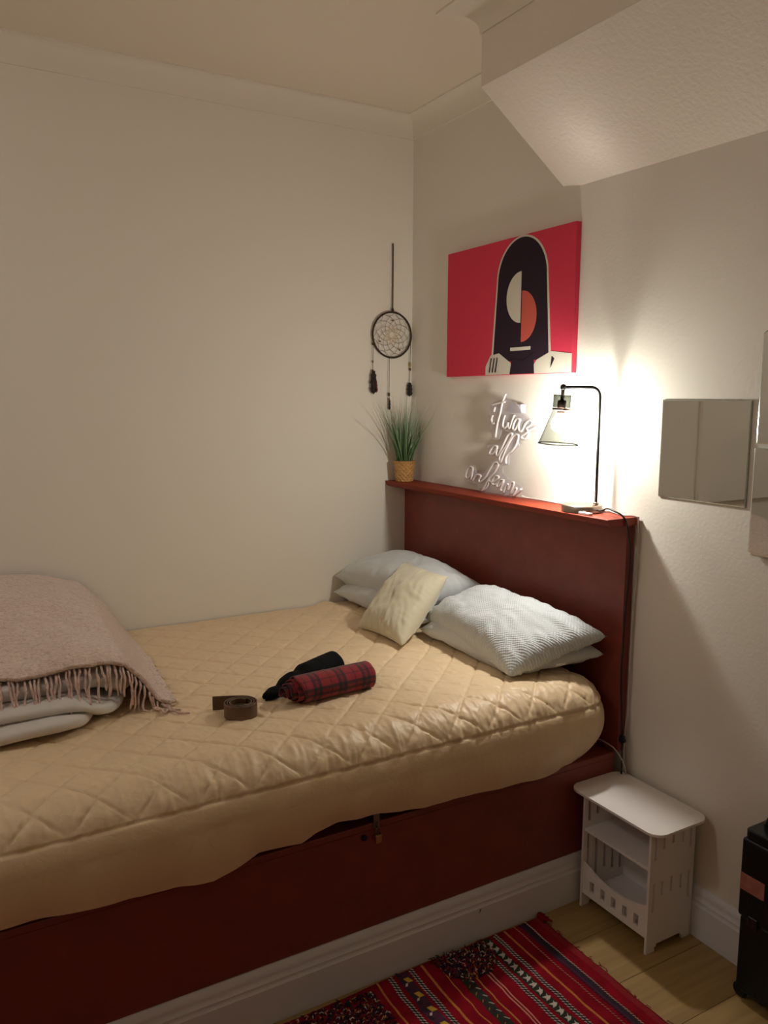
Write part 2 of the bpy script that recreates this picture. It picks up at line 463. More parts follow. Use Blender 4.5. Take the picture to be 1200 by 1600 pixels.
# ------------------------------------------------------------------ pillows
def cloth_mat(name, col, rough=.75, bump=.25, bscale=25, sheen=.2):
    return mat(name, col, rough, bump=bump, bscale=bscale, bdetail=6, sheen=sheen, bdist=.006)
PW = cloth_mat('white_cotton', (.57, .60, .615))
def waffle_mat():
    m = bpy.data.materials.new('waffle_cotton'); m.use_nodes = True; nt = m.node_tree; b = nt.nodes['Principled BSDF']
    b.inputs['Base Color'].default_value = (.54, .575, .59, 1); b.inputs['Roughness'].default_value = .7; b.inputs['Sheen Weight'].default_value = .2
    uv = nt.nodes.new('ShaderNodeUVMap'); hs = []
    sx = nt.nodes.new('ShaderNodeSeparateXYZ'); nt.links.new(uv.outputs[0], sx.inputs[0])
    for k, s in ((0, 330), (1, 210)):
        mu = nt.nodes.new('ShaderNodeMath'); mu.operation = 'MULTIPLY'; mu.inputs[1].default_value = s
        sn = nt.nodes.new('ShaderNodeMath'); sn.operation = 'SINE'
        nt.links.new(sx.outputs[k], mu.inputs[0]); nt.links.new(mu.outputs[0], sn.inputs[0]); hs.append(sn)
    ad = nt.nodes.new('ShaderNodeMath'); ad.operation = 'MULTIPLY'
    nt.links.new(hs[0].outputs[0], ad.inputs[0]); nt.links.new(hs[1].outputs[0], ad.inputs[1])
    bp = nt.nodes.new('ShaderNodeBump'); bp.inputs['Strength'].default_value = .42; bp.inputs['Distance'].default_value = .003
    nt.links.new(ad.outputs[0], bp.inputs['Height']); nt.links.new(bp.outputs[0], b.inputs['Normal'])
    return m
WAFFLE = waffle_mat()
def pillow(name, FL, FR, BR, BL, th, m, label, cat='pillow', group=None, seed=0, up_share=.62, wr=1.0, pe=3.0, ex=.5, floor_z=None):
    FL, FR, BR, BL = map(Vector, (FL, FR, BR, BL))
    N1, N2 = 64, 46; verts = []; uvs = []; idx = {}
    nrm = ((FR-FL).cross(BL-FL) + (BR-BL).cross(BR-FR)).normalized()
    def base(s, t):
        s2 = s*(1-.055*(1-t*t)); t2 = t*(1-.07*(1-s*s))
        a = (s2+1)/2; b = (t2+1)/2
        return FL*(1-a)*(1-b) + FR*a*(1-b) + BR*a*b + BL*(1-a)*b
    faces = []
    for side in (1, -1):
        for j in range(N2):
            for i in range(N1):
                s = -1+2*i/(N1-1); t = -1+2*j/(N2-1)
                edge = i in (0, N1-1) or j in (0, N2-1)
                if edge and side == -1: idx[(side, i, j)] = idx[(1, i, j)]; continue
                p = max(0, (1-abs(s)**pe)*(1-abs(t)**pe))**ex
                c = base(s, t)
                h = th*(up_share if side == 1 else (1-up_share))*p
                wv = wr*(.011*nz(s*2.2+seed, t*1.7, seed) + .0035*nz(s*6+seed, t*5, 2*seed) + .0032*(1-2*abs(nz(s*5+t*2.5+seed, t*2-s, 3*seed))))*min(1, p*1.6)
                # radial pucker near the seam
                de = 1-max(abs(s), abs(t)); al = t if abs(s) > abs(t) else s*1.5
                pk_ = wr*(.013*nz(al*7+seed*3, (2 if abs(s) > abs(t) else 5)+de*1.5, seed) + .006*nz(al*17, de*2, seed))*math.exp(-de*4.5)*(1-math.exp(-de*22))
                q = c + nrm*side*(h + wv + pk_)
                if edge: q = c + nrm*.003*nz(s*9, t*9, seed)
                if floor_z is not None and q.z < floor_z: q.z = floor_z
                idx[(side, i, j)] = len(verts); verts.append(q); uvs.append(((s+1)/2, (t+1)/2))
        for j in range(N2-1):
            for i in range(N1-1):
                q = [idx[(side, i, j)], idx[(side, i+1, j)], idx[(side, i+1, j+1)], idx[(side, i, j+1)]]
                faces.append(q if side == 1 else q[::-1])
    c = (FL+FR+BR+BL)/4; c.z = min(v.z for v in verts)
    o = obj(name, verts, faces, m, smooth=True, origin=c, uvs=uvs)
    tag(o, label, cat, group)
    return o
FZ = TOPZ+.006
pillow('pillow', (.02, -.415, .772), (.62, -.39, .770), (.64, -.055, .800), (.03, -.05, .800), .125, PW, 'white pillow lying lowest against the left wall, under another pillow', group='white bed pillows', seed=1, floor_z=FZ)
pillow('pillow', (.018, -.405, .842), (.60, -.335, .838), (.68, -.075, .885), (.03, -.065, .895), .17, PW, 'white pillow on top of the pair against the left wall, behind the cream cushion', group='white bed pillows', seed=2, up_share=.58)
lr = pillow('pillow', (.69, -.385, .765), (1.225, -.372, .755), (1.305, -.055, .79), (.70, -.06, .80), .13, PW, 'white pillow with a small tag, lowest of the right pair nearest the lamp end', group='white bed pillows', seed=3, floor_z=FZ)
o = G().box(-.0004, .0004, -.0175, .0175, -.005, .005).build('care_tag', mat('tag_white', (.85, .85, .83), .6), None)
o.location = Vector((1.272, -.215, .774)) - lr.location; o.rotation_euler = (0, .5, -.18); o.parent = lr
pillow('pillow', (.67, -.355, .805), (1.238, -.395, .752), (1.345, -.085, .868), (.685, -.085, .885), .16, WAFFLE, 'white textured-weave pillow on top of the right pair nearest the lamp end', group='white bed pillows', seed=4, up_share=.62, wr=1.2)
cu = pillow('cushion', (.475, -.535, .742), (.775, -.515, .745), (.695, -.262, .958), (.405, -.268, .962), .13, mat('cream_velvet', (.60, .55, .40), .7, bump=.2, bscale=30, sheen=.5, bdist=.005),
            'small square cream cushion leaning on the white pillows', 'cushion', seed=6, up_share=.5, wr=.8, ex=.55)

# ------------------------------------------------------------------ folded duvet and throw at the foot
DUV = cloth_mat('duvet_cotton', (.60, .565, .53), .8)
dv = thing('folded_duvet', (.5, -1.8, FZ), 'white duvet folded in thick layers on the bed beneath the pink throw', 'duvet')
def slab(name, x0, x1, y0, y1, z0, z1, m, parent, seed, wav=.017, taper=None, zfun=None):
    NU, NV = 60, 26; v = []; f = []
    cx, cyy, cz = (x0+x1)/2, (y0+y1)/2, (z0+z1)/2; hx, hy, hz = (x1-x0)/2, (y1-y0)/2, (z1-z0)/2
    sg = lambda q, e: math.copysign(abs(q)**e, q)
    for j in range(NV):
        ph = -PI/2 + PI*j/(NV-1)
        for i in range(NU):
            th = 2*PI*i/NU
            cp, sp_ = math.cos(ph), math.sin(ph)
            x = cx+hx*sg(cp, .38)*sg(math.cos(th), .42); y = cyy+hy*sg(cp, .38)*sg(math.sin(th), .42); z = cz+hz*sg(sp_, .62)
            k = wav*(nz(x*5+seed, y*5, z*5) + .5*nz(x*13, y*13+seed, z*11))
            z += k*(1 if j > NV/3 else .2); x += k*.8; y += k*.6
            if zfun: z = zfun(x, y, z)
            if y > -1.75: z = max(z, FZ+.001)
            v.append((x, y, z))
    for j in range(NV-1):
        for i in range(NU): f.append((j*NU+i, j*NU+(i+1) % NU, (j+1)*NU+(i+1) % NU, (j+1)*NU+i))
    return obj(name, v, f, m, parent, True)
slab('fold', .10, 1.0, -2.06, -1.578, FZ, FZ+.056, DUV, dv, 1)
slab('fold', .10, .958, -2.06, -1.490, FZ+.034, FZ+.088, DUV, dv, 4, zfun=lambda x, y, z: z-.030*sstep(-1.66, -1.56, y))
slab('fold', .10, .900, -2.06, -1.462, FZ+.072, FZ+.152, DUV, dv, 9, zfun=lambda x, y, z: z-.055*sstep(-1.60, -1.47, y))

THR = None
def throw_mat():
    m = bpy.data.materials.new('boucle_throw'); m.use_nodes = True; nt = m.node_tree; b = nt.nodes['Principled BSDF']
    b.inputs['Roughness'].default_value = .95; b.inputs['Sheen Weight'].default_value = .5; b.inputs['Specular IOR Level'].default_value = .1
    tc = nt.nodes.new('ShaderNodeTexCoord'); mp = nt.nodes.new('ShaderNodeMapping'); mp.inputs['Scale'].default_value = (1, .45, 1)
    n = nt.nodes.new('ShaderNodeTexNoise'); n.inputs['Scale'].default_value = 150; n.inputs['Detail'].default_value = 3; n.inputs['Distortion'].default_value = 1.5
    nt.links.new(tc.outputs['Object'], mp.inputs[0]); nt.links.new(mp.outputs[0], n.inputs['Vector'])
    r = nt.nodes.new('ShaderNodeValToRGB'); r.color_ramp.elements[0].position = .32; r.color_ramp.elements[1].position = .68
    r.color_ramp.elements[0].color = (.62, .445, .375, 1); r.color_ramp.elements[1].color = (.86, .69, .605, 1)
    nt.links.new(n.outputs['Fac'], r.inputs[0]); nt.links.new(r.outputs[0], b.inputs['Base Color'])
    bp = nt.nodes.new('ShaderNodeBump'); bp.inputs['Strength'].default_value = .9; bp.inputs['Distance'].default_value = .006
    nt.links.new(n.outputs['Fac'], bp.inputs['Height']); nt.links.new(bp.outputs[0], b.inputs['Normal'])
    return m
THR = throw_mat()
zb = [(-2.1, .992), (-1.95, 1.0), (-1.76, .988), (-1.6, .965), (-1.488, .927), (-1.424, .862), (-1.375, .785), (-1.345, .744)]
zf = [(-2.1, .872), (-1.95, .880), (-1.825, .890), (-1.728, .900), (-1.628, .912), (-1.56, .908), (-1.506, .888), (-1.45, .822), (-1.405, .762), (-1.372, .742)]
th_ = thing('throw_blanket', (.5, -1.75, .9), 'fluffy dusty-pink throw with a tasselled edge draped over the folded duvet', 'blanket')
NU, NV = 190, 210; vv = []
def throw_pt(x, y):
    t = sstep(.10, .85, x)
    z = lerp(interp(y, zb), interp(y, zf), t)
    z += .014*math.sin(PI*min(1, max(0, (x-.05)/.85)))*sstep(-1.42, -1.6, y)
    z += (.009*nz(x*6, y*6, 1) + .005*nz(x*14, y*14, 4))*sstep(-1.36, -1.45, y)
    z += .0030*nz(x*95, y*60, 2) + .0020*nz(x*150, y*110, 7)
    z -= .026*sstep(.855, .915, x)*sstep(-1.42, -1.52, y)
    return Vector((x, y, max(z, FZ+.004)))
def edge_x(y):
    return .895 + .012*sstep(-1.5, -1.36, y) + .012*nz(y*9, 2, 0) - .01*sstep(-1.65, -1.9, y)
for j in range(NV):
    tt = j/(NV-1); y = -2.05 + .705*(1-(1-tt)**1.35)
    ex = edge_x(y)
    for i in range(NU):
        x = .025 + (ex-.025)*i/(NU-1)
        q = throw_pt(x, y + .01*nz(x*8, y*3, 6)*sstep(-1.5, -1.36, y)); q.y -= .022*sstep(.45, .9, x)*sstep(-1.55, -1.38, y); vv.append(q)
o = obj('drape', vv, grid_faces(NU, NV), THR, th_, True)
md = o.modifiers.new('thick', 'SOLIDIFY'); md.thickness = .012; md.offset = -1
TAS = mat('tassel_yarn', (.66, .46, .39), .95, bump=.5, bscale=300, var=.25, vscale=60, sheen=.4)
ys = [-1.375 - .0132*i for i in range(40)]
for i, y in enumerate(ys):
    yy = y + random.uniform(-.004, .004)
    ex = edge_x(yy); p0 = throw_pt(ex-.004, yy); p0.z -= .005; dyt = -.022*sstep(.45, .9, ex)*sstep(-1.55, -1.38, yy); p0.y += dyt; yy += dyt
    L = random.uniform(.065, .10)
    rest = p0.z - L < FZ+.006
    pts = [p0]
    sway = random.uniform(-.012, .012); out_ = random.uniform(.004, .016)
    for k in range(1, 7):
        t = k/6
        z = p0.z + .004*math.sin(PI*t) - L*t
        q = Vector((ex + out_*math.sin(t*PI*.6) + .012*t*0, yy + sway*t + .002*math.sin(t*9+i), z))
        if q.z < FZ+.005:
            q.x += (FZ+.005-q.z)*.9; q.y += (FZ+.005-q.z)*random.uniform(.2, .8); q.z = FZ+.005+random.uniform(0, .002)
        # hang in front of the folded layers
        if q.z < .86 and yy < -1.47: q.x = max(q.x, .914 + .04*sstep(.825, .80, q.z)*sstep(-1.55, -1.62, yy))
        elif q.z < .83: q.x = max(q.x, ex+.010)
        pts.append(q)
    rr = [.0034*(1+.22*math.sin(k*2.3+i)) for k in range(7)]; rr[-1] = .0022
    G().tube(pts, rr, 6).build('tassel', TAS, th_, True)

# ------------------------------------------------------------------ clothes roll, belt
def plaid_mat():
    m = bpy.data.materials.new('red_plaid_flannel'); m.use_nodes = True; nt = m.node_tree; b = nt.nodes['Principled BSDF']
    b.inputs['Roughness'].default_value = .9; b.inputs['Sheen Weight'].default_value = .15
    uv = nt.nodes.new('ShaderNodeUVMap'); sx = nt.nodes.new('ShaderNodeSeparateXYZ'); nt.links.new(uv.outputs[0], sx.inputs[0])
    def M(op, a, bb=None, c=None):
        n = nt.nodes.new('ShaderNodeMath'); n.operation = op
        for i, q in enumerate((a, bb, c)):
            if q is None: continue
            if isinstance(q, (int, float)): n.inputs[i].default_value = q
            else: nt.links.new(q, n.inputs[i])
        return n.outputs[0]
    bands = []
    for k in (0, 1):
        fr = M('FRACT', M('MULTIPLY', sx.outputs[k], 1/.085))
        w1 = M('LESS_THAN', M('ABSOLUTE', M('SUBTRACT', fr, .5)), .17)          # broad dark band
        l1 = M('LESS_THAN', M('ABSOLUTE', M('SUBTRACT', fr, .5)), .055)         # red gap in the band
        l2 = M('LESS_THAN', M('ABSOLUTE', M('SUBTRACT', fr, .06)), .025)
        bands.append(M('MINIMUM', M('ADD', M('SUBTRACT', w1, M('MULTIPLY', l1, .6)), M('MULTIPLY', l2, .6)), 1.0))
    s = M('MULTIPLY', M('ADD', bands[0], bands[1]), .5)
    r = nt.nodes.new('ShaderNodeValToRGB'); e = r.color_ramp.elements
    e[0].position = 0; e[0].color = (.215, .007, .013, 1); e[1].position = 1; e[1].color = (.008, .006, .012, 1)
    q = e.new(.5); q.color = (.055, .004, .009, 1)
    nt.links.new(s, r.inputs[0]); nt.links.new(r.outputs[0], b.inputs['Base Color'])
    tc = nt.nodes.new('ShaderNodeTexCoord'); n = nt.nodes.new('ShaderNodeTexNoise'); n.inputs['Scale'].default_value = 60
    nt.links.new(tc.outputs['Object'], n.inputs['Vector'])
    bp = nt.nodes.new('ShaderNodeBump'); bp.inputs['Strength'].default_value = .3; bp.inputs['Distance'].default_value = .005
    nt.links.new(n.outputs['Fac'], bp.inputs['Height']); nt.links.new(bp.outputs[0], b.inputs['Normal'])
    return m
def roll(name, A, B, rmax, turns, m, label, cat, tele=.05, rfun=None, squash=.86, seed=0, zbase=FZ, thick=.0035, tele2=.012, startang=0.0):
    """cloth rolled up round the axis A-B; inner turns stick out a little at end A"""
    A = Vector(A); B = Vector(B); ax = (B-A).normalized(); L = (B-A).length
    side = Vector((-ax.y, ax.x, 0)).normalized(); upv = Vector((0, 0, 1))
    NT = int(turns*30); NL = 40; v = []; uvs = []; arc = 0; r0 = .007
    for i in range(NT+1):
        t = i/NT; r = lerp(r0, rmax, t); th = 2*PI*turns*t + startang
        arc += r*2*PI*turns/NT
        s0 = -tele*(1-t) + .010*nz(th*.6, seed, 1); s1 = L + tele2*(1-t)*0 - .010*t*t + .006*nz(th*.5, seed, 9)
        for j in range(NL+1):
            u = j/NL; s = lerp(s0, s1, u)
            k = 1.0 if rfun is None else rfun(u)
            rr = r*k*(1+.06*nz(u*5, th*.7, seed)*t + .04*nz(u*11, th*1.5, seed+3)*t)
            c = A + ax*s
            cz = zbase + rmax*k*squash + .002
            p = Vector((c.x, c.y, cz)) + side*math.cos(th)*rr*1.08 + upv*math.sin(th)*rr*squash
            if p.z < zbase+.001: p.z = zbase+.001
            v.append(p); uvs.append((arc, s))
    o = obj(name, v, grid_faces(NL+1, NT+1), m, smooth=True, origin=((A.x+B.x)/2, (A.y+B.y)/2, zbase), uvs=uvs)
    md = o.modifiers.new('thick', 'SOLIDIFY'); md.thickness = thick; md.offset = -1
    return tag(o, label, cat)
PLAID = plaid_mat()
roll('rolled_shirt', (1.062, -1.050), (1.042, -.795), .046, 4.2, PLAID, 'red and black plaid flannel shirt rolled up lying on the bedspread', 'shirt', tele=.060, seed=2, startang=-PI/2-.4*PI)
BLK = mat('black_jersey', (.0045, .0045, .005), .9, bump=.4, bscale=50, spec=.15)
roll('rolled_garment', (1.000, -1.118), (.893, -.840), .043, 3.2, BLK, 'black knit garment rolled up tapering beside the plaid shirt', 'clothing', tele=.02, seed=8, startang=-PI/2-.4*PI,
     rfun=lambda u: interp(u, [(0, .30), (.06, .42), (.16, .40), (.24, .66), (.34, .78), (.44, .74), (.52, .96), (.75, 1.0), (1, 1.06)]))
LEA = mat('brown_leather', (.11, .055, .026), .48, bump=.3, bscale=120, var=.25, vscale=30, spec=.45)
bl = thing('belt', (1.072, -1.232, FZ), 'brown leather belt coiled up on the bedspread', 'belt')
pts = []
bc = Vector((1.072, -1.232, 0))
for i in range(150):
    t = i/149; th = -2*PI*3.1*(1-t) + 2.75; r = lerp(.026, .0485, t)
    pts.append((bc.x+r*math.cos(th), bc.y+r*math.sin(th)))
th = 2.75; tx, ty = -math.sin(th), math.cos(th)
x_, y_ = pts[-1]; d0 = math.atan2(y_-pts[-2][1], x_-pts[-2][0])
for i in range(1, 14):
    d0 += .012; x_ += .0062*math.cos(d0); y_ += .0062*math.sin(d0); pts.append((x_, y_))
def ribbon(pts, z0, z1, th, g):
    n = len(pts); v = []; f = []
    for i in range(n):
        a = Vector(pts[max(0, i-1)]); b = Vector(pts[min(n-1, i+1)]); d = (b-a).normalized(); q = Vector((-d.y, d.x))*th/2
        p = Vector(pts[i]); zz = 0
        v += [(p.x+q.x, p.y+q.y, z0), (p.x-q.x, p.y-q.y, z0), (p.x-q.x, p.y-q.y, z1), (p.x+q.x, p.y+q.y, z1)]
    for i in range(n-1):
        for k in range(4): f.append((i*4+k, i*4+(k+1) % 4, i*4+4+(k+1) % 4, i*4+4+k))
    f += [(3, 2, 1, 0), ((n-1)*4, (n-1)*4+1, (n-1)*4+2, (n-1)*4+3)]
    g.add(v, f); return g
o = ribbon(pts, FZ, FZ+.041, .0036, G()).build('strap', LEA, bl); smooth_angle(o, 40); bevel_obj(o, .0008, 2)
bk = []
fx, fy = bc.x+.012, bc.y+.004
for (a, b) in ((-.018, .006), (.018, .006), (.018, .036), (-.018, .036)): bk.append((fx+a*.5, fy+a, FZ+b))
o = G().tube(bk, .0022, 8, closed=True).build('buckle', mat('antique_buckle', (.12, .10, .07), .4, 1.0), bl, True)

# ------------------------------------------------------------------ wall canvas (plain abstract stand-in print)
CX0, CX1, CZ0, CZ1 = .314, 1.068, 1.715, 2.213
RED = mat('canvas_red', (.64, .042, .085), .75, bump=.1, bscale=600, spec=.2)
INK = mat('canvas_ink', (.022, .010, .020), .75, spec=.2)
CRM = mat('canvas_cream', (.60, .55, .47), .75, spec=.2)
ORG = mat('canvas_coral', (.55, .10, .075), .75, spec=.2)
cv = thing('canvas_print', ((CX0+CX1)/2, -.012, CZ0), 'large red canvas print with black and cream shapes hung above the headboard shelf', 'picture')
o = G().box(CX0, CX1, -.024, -.001, CZ0, CZ1).build('canvas', RED, cv); bevel_obj(o, .002)
lay = [0]
def shape(poly, m, name='printed_shape', clip=True):
    lay[0] += 1; d = .0245 + .00018*lay[0]
    W_, H_ = CX1-CX0, CZ1-CZ0
    P = [(CX0+W_*min(.998, max(.002, u)), CZ0+H_*min(.998, max(.003, v))) for u, v in poly]
    G().prism(P, lambda x, z: (x, -.0238, z), lambda x, z: (x, -d, z)).build(name, m, cv)
def arch(u0, u1, v0, v1, flare=0, n=28):
    c = (u0+u1)/2; hw = (u1-u0)/2; pts = [(u1+flare, v0)]
    for i in range(n+1):
        a = PI*i/n; pts.append((c+hw*math.cos(a), v1-.30+.30*math.sin(a)))
    pts.append((u0-flare, v0)); return pts
def ell(cu, cv_, ru, rv, a0=0, a1=2*PI, n=32): return [(cu+ru*math.cos(a0+(a1-a0)*i/n), cv_+rv*math.sin(a0+(a1-a0)*i/n)) for i in range(n + (0 if a1-a0 >= 2*PI-1e-6 else 1))]
shape(arch(.440, .825, .10, .998, .035), CRM)
shape(arch(.450, .815, .10, .985, .030), INK)
shape([(.36, .003), (.36, .07), (.40, .15), (.47, .165), (.56, .09), (.62, .003)], CRM)
shape([(.70, .003), (.76, .10), (.86, .155), (.998, .13), (.998, .003)], CRM)
shape(ell(.632, .56, .110, .185, PI/2, 1.5*PI), CRM)
shape(ell(.640, .42, .110, .185, -PI/2, PI/2), ORG)
shape([(.560, .20), (.712, .20), (.712, .175), (.560, .175)], CRM)
shape([(.56, .003), (.575, .12), (.66, .10), (.735, .15), (.745, .003)], INK)
for u in (.39, .415, .44): shape([(u, .02), (u+.008, .02), (u+.022, .13), (u+.016, .13)], INK)
shape([(.86, .04), (.885, .10), (.868, .12)], INK)

# ------------------------------------------------------------------ mirrors
def mirror_mat():
    return mat('mirror_glass', (.70, .71, .68), .015, 1.0)
MIR = mirror_mat(); EDGE = mat('mirror_edge', (.50, .53, .48), .15, .6)
def mirror(x0, x1, z0, z1, r, yb, label, tl=True, bl_=True):
    t = thing('mirror_tile', ((x0+x1)/2, yb, z0), label, 'mirror', 'mirror tiles on the right of the wall')
    def rr(ins):
        P = []
        for cx, cz, a0, rad in ((x1-ins-r, z0+ins+r, -PI/2, r), (x1-ins-r, z1-ins-r, 0, r), (x0+ins+r, z1-ins-r, PI/2, r if tl else .0008), (x0+ins+r, z0+ins+r, PI, r if bl_ else .0008)):
            if rad < r: cx2 = x0+ins+rad; cz2 = (z1-ins-rad) if a0 == PI/2 else (z0+ins+rad)
            else: cx2, cz2 = cx, cz
            for k in range(7):
                a = a0 + PI/2*k/6; P.append((cx2+rad*math.cos(a), cz2+rad*math.sin(a)))
        return P
    outer = rr(0); inner = rr(.003); n = len(outer)
    v = [(x, yb, z) for x, z in outer] + [(x, yb-.004, z) for x, z in outer] + [(x, yb-.0052, z) for x, z in inner]
    f = [tuple(range(n-1, -1, -1))] + [(i, (i+1) % n, n+(i+1) % n, n+i) for i in range(n)] + [(n+i, n+(i+1) % n, 2*n+(i+1) % n, 2*n+i) for i in range(n)]
    obj('bevelled_edge', v, f, EDGE, t)
    obj('glass', [(x, yb-.0053, z) for x, z in inner] + [(x, yb-.0046, z) for x, z in inner], [tuple(range(n)), tuple(range(2*n-1, n-1, -1))] + [(i, (i+1) % n, n+(i+1) % n, n+i) for i in range(n)], MIR, t)
    return t
mirror(1.446, 1.752, 1.329, 1.625, .0012, .0028, 'square sharp-cornered mirror tile stuck on the wall right of the lamp')
mirror(1.778, 2.083, 1.508, 1.808, .012, -.004, 'rounded-corner mirror tile at the picture edge, upper of the two', bl_=False)
mirror(1.774, 2.080, 1.202, 1.497, .012, -.004, 'rounded-corner mirror tile at the picture edge, lower of the two', tl=False)
# foam mounting pads behind the two outer tiles are part of the tiles
for t, (a, b, c, d) in zip([o for o in bpy.data.objects if o.name.startswith('mirror_tile')][1:], ((1.80, 2.06, 1.53, 1.79), (1.80, 2.06, 1.225, 1.475))):
    G().box(a, b, -.0035, .0028, c, d).build('mounting_pad', mat('pad_grey', (.30, .28, .26), .9), t)

# ------------------------------------------------------------------ dreamcatcher on the left wall
dcx, dcy, dcz = .013, -.112, 1.903
dc = thing('dreamcatcher', (dcx, dcy, dcz-.3), 'round dreamcatcher with woven web and dark feathers hanging on the left wall by the corner', 'dreamcatcher')
DK = mat('dark_suede', (.045, .030, .022), .85, bump=.3, bscale=200)
YARN = mat('web_yarn', (.16, .12, .075), .8); GOLD = mat('gold_yarn', (.45, .26, .05), .7)
FEA = mat('dark_feather', (.030, .018, .018), .8, bump=.5, bscale=120); FEAR = mat('red_feather', (.14, .018, .02), .8)
BEAD = mat('wood_bead', (.10, .055, .03), .5); BEADT = mat('tan_bead', (.38, .24, .09), .5)
Rr = .099
ringp = [(dcx, dcy+Rr*math.cos(a), dcz+Rr*math.sin(a)) for a in [2*PI*i/48 for i in range(48)]]
G().tube(ringp, .0042, 10, closed=True).build('hoop', DK, dc, True)
g = G(); wr_ = G()
for k in range(60):
    pass
web = G(); gold = G(); NW = 10
rad = [Rr, .082, .066, .051, .037, .024, .013]
for L_ in range(len(rad)-1):
    tgt = gold if L_ >= 4 else web
    for i in range(NW):
        a0 = 2*PI*(i+.5*(L_ % 2))/NW + .16
        for sgn in (-.5, .5):
            a1 = a0 + sgn*2*PI/NW
            P = []
            for q in range(6):
                t = q/5; r = lerp(rad[L_], rad[L_+1], t) - .004*math.sin(PI*t)*(1-L_/8); a = lerp(a0, a1, t)
                P.append((dcx, dcy+r*math.cos(a), dcz+r*math.sin(a)))
            tgt.tube(P, .00085, 5, caps=False)
web.build('web', YARN, dc, True); gold.build('web_centre', GOLD, dc, True)
for yy, zz in ((dcy+.002, dcz+.062), (dcy-.062, dcz-.030), (dcy+.040, dcz-.064)):
    G().lathe([(.0001, -.004), (.003, -.0028), (.004, 0), (.003, .0028), (.0001, .004)], (dcx, yy, zz), 10).build('web_bead', BEAD, dc, True)
G().tube([(dcx, dcy+.002, dcz+Rr), (dcx-.002, dcy+.004, dcz+.2), (.008, dcy+.006, 2.297)], .0028, 8).build('hanging_cord', DK, dc, True)
G().lathe([(.0001, -.010), (.0055, -.008), (.006, 0), (.005, .008), (.0001, .010)], (dcx, dcy+.002, dcz+Rr+.008), 12).build('knot', DK, dc, True)
G().tube([(0, dcy+.006, 2.292), (.013, dcy+.006, 2.293)], .0022, 8).build('nail', STEEL, dc, True)
def feather(y, z0, L, wdt, m, name='feather', lean=0):
    N = 11; v = []; f = []
    for ang in (0, PI/3, 2*PI/3):
        k = len(v)
        for i in range(N):
            t = i/(N-1); ww = wdt*(.25+.75*math.sin(PI*min(1, t*.62+.12)))*(1 if t < .93 else .55)*(1+.25*math.sin(i*4.1+ang*3))
            zz = z0 - L*t - .004*math.sin(i*3+ang)
            dx, dy = math.sin(ang)*ww*.35, math.cos(ang)*ww
            for s in (-1, 1):
                v.append((dcx+.003+dx*s+.0012, y+dy*s+lean*t, zz)); v.append((dcx+.003+dx*s-.0012, y+dy*s+lean*t, zz))
        for i in range(N-1):
            a = k+i*4; b = a+4
            f += [(a, a+2, b+2, b), (a+1, b+1, b+3, a+3), (a, b, b+1, a+1), (a+2, a+3, b+3, b+2)]
        f += [(k, k+1, k+3, k+2), (k+4*N-4, k+4*N-2, k+4*N-1, k+4*N-3)]
    return obj(name, v, f, m, dc, False)
def dstring(y0, z0, y1, z1): G().tube([(dcx, y0, z0), (dcx, y1, z1)], .0012, 6).build('string', DK, dc, True)
def dbead(y, z, r=.004, m=BEAD, h=.006): G().lathe([(.0001, -h), (r*.8, -h*.8), (r, 0), (r*.8, h*.8), (.0001, h)], (dcx, y, z), 10).build('bead', m, dc, True)
dstring(dcy-.096, dcz-.03, dcy-.098, 1.745); dbead(dcy-.097, 1.862, .005, DK); dbead(dcy-.098, 1.785, .0035); dbead(dcy-.098, 1.745, .005)
feather(dcy-.096, 1.745, .100, .015, FEA); feather(dcy-.086, 1.712, .060, .006, FEAR, lean=.006)
dstring(dcy-.014, dcz-Rr, dcy-.015, 1.60); dbead(dcy-.015, 1.642, .005, DK, .009); dbead(dcy-.015, 1.622, .0035)
feather(dcy-.014, 1.62, .045, .005, FEA)
dstring(dcy+.097, dcz-.02, dcy+.093, 1.690); dbead(dcy+.095, 1.776, .005, BEADT, .012); dbead(dcy+.095, 1.755, .005, BEAD, .007)
feather(dcy+.092, 1.695, .060, .013, FEA)

# ------------------------------------------------------------------ potted grass on the shelf
px, py = .076, -.082
pg = thing('potted_grass', (px, py, SH), 'artificial tufted grass in a woven tan basket pot at the left end of the shelf', 'plant')
WICK = mat('woven_rattan', (.46, .25, .085), .6, bump=.3, bscale=90, var=.2, vscale=50)
rows, cols = 9, 26; hB = .088; v = []; f = []; NR = rows*6; NCc = cols*4
for j in range(NR+1):
    t = j/NR; r = lerp(.036, .046, t**.8)
    for i in range(NCc):
        a = 2*PI*i/NCc
        row = int(min(rows-1, t*rows)); ph = (row % 2)*PI
        dd = .0026*math.sin(a*cols/2*1.0+ph)*abs(math.sin(PI*t*rows)) + .0012*abs(math.sin(PI*t*rows))
        v.append((px+(r+dd)*math.cos(a), py+(r+dd)*math.sin(a), SH+.0005+hB*t))
for j in range(NR):
    for i in range(NCc): f.append((j*NCc+i, j*NCc+(i+1) % NCc, (j+1)*NCc+(i+1) % NCc, (j+1)*NCc+i))
f.append(tuple(range(NCc-1, -1, -1)))
obj('basket', v, f, WICK, pg, True)
g = G()
for s in (0, 1):
    P = [(px+(.047)*math.cos(a), py+.047*math.sin(a), SH+hB+.0015+.0028*math.sin(a*14+s*PI)) for a in [2*PI*i/84 for i in range(84)]]
    g.tube(P, .0026, 6, closed=True)
g.build('braided_rim', WICK, pg, True)
G().lathe([(.0001, hB-.008), (.044, hB-.010)], (px, py, SH), 24).build('filling', mat('dark_filling', (.03, .022, .012), .95), pg)
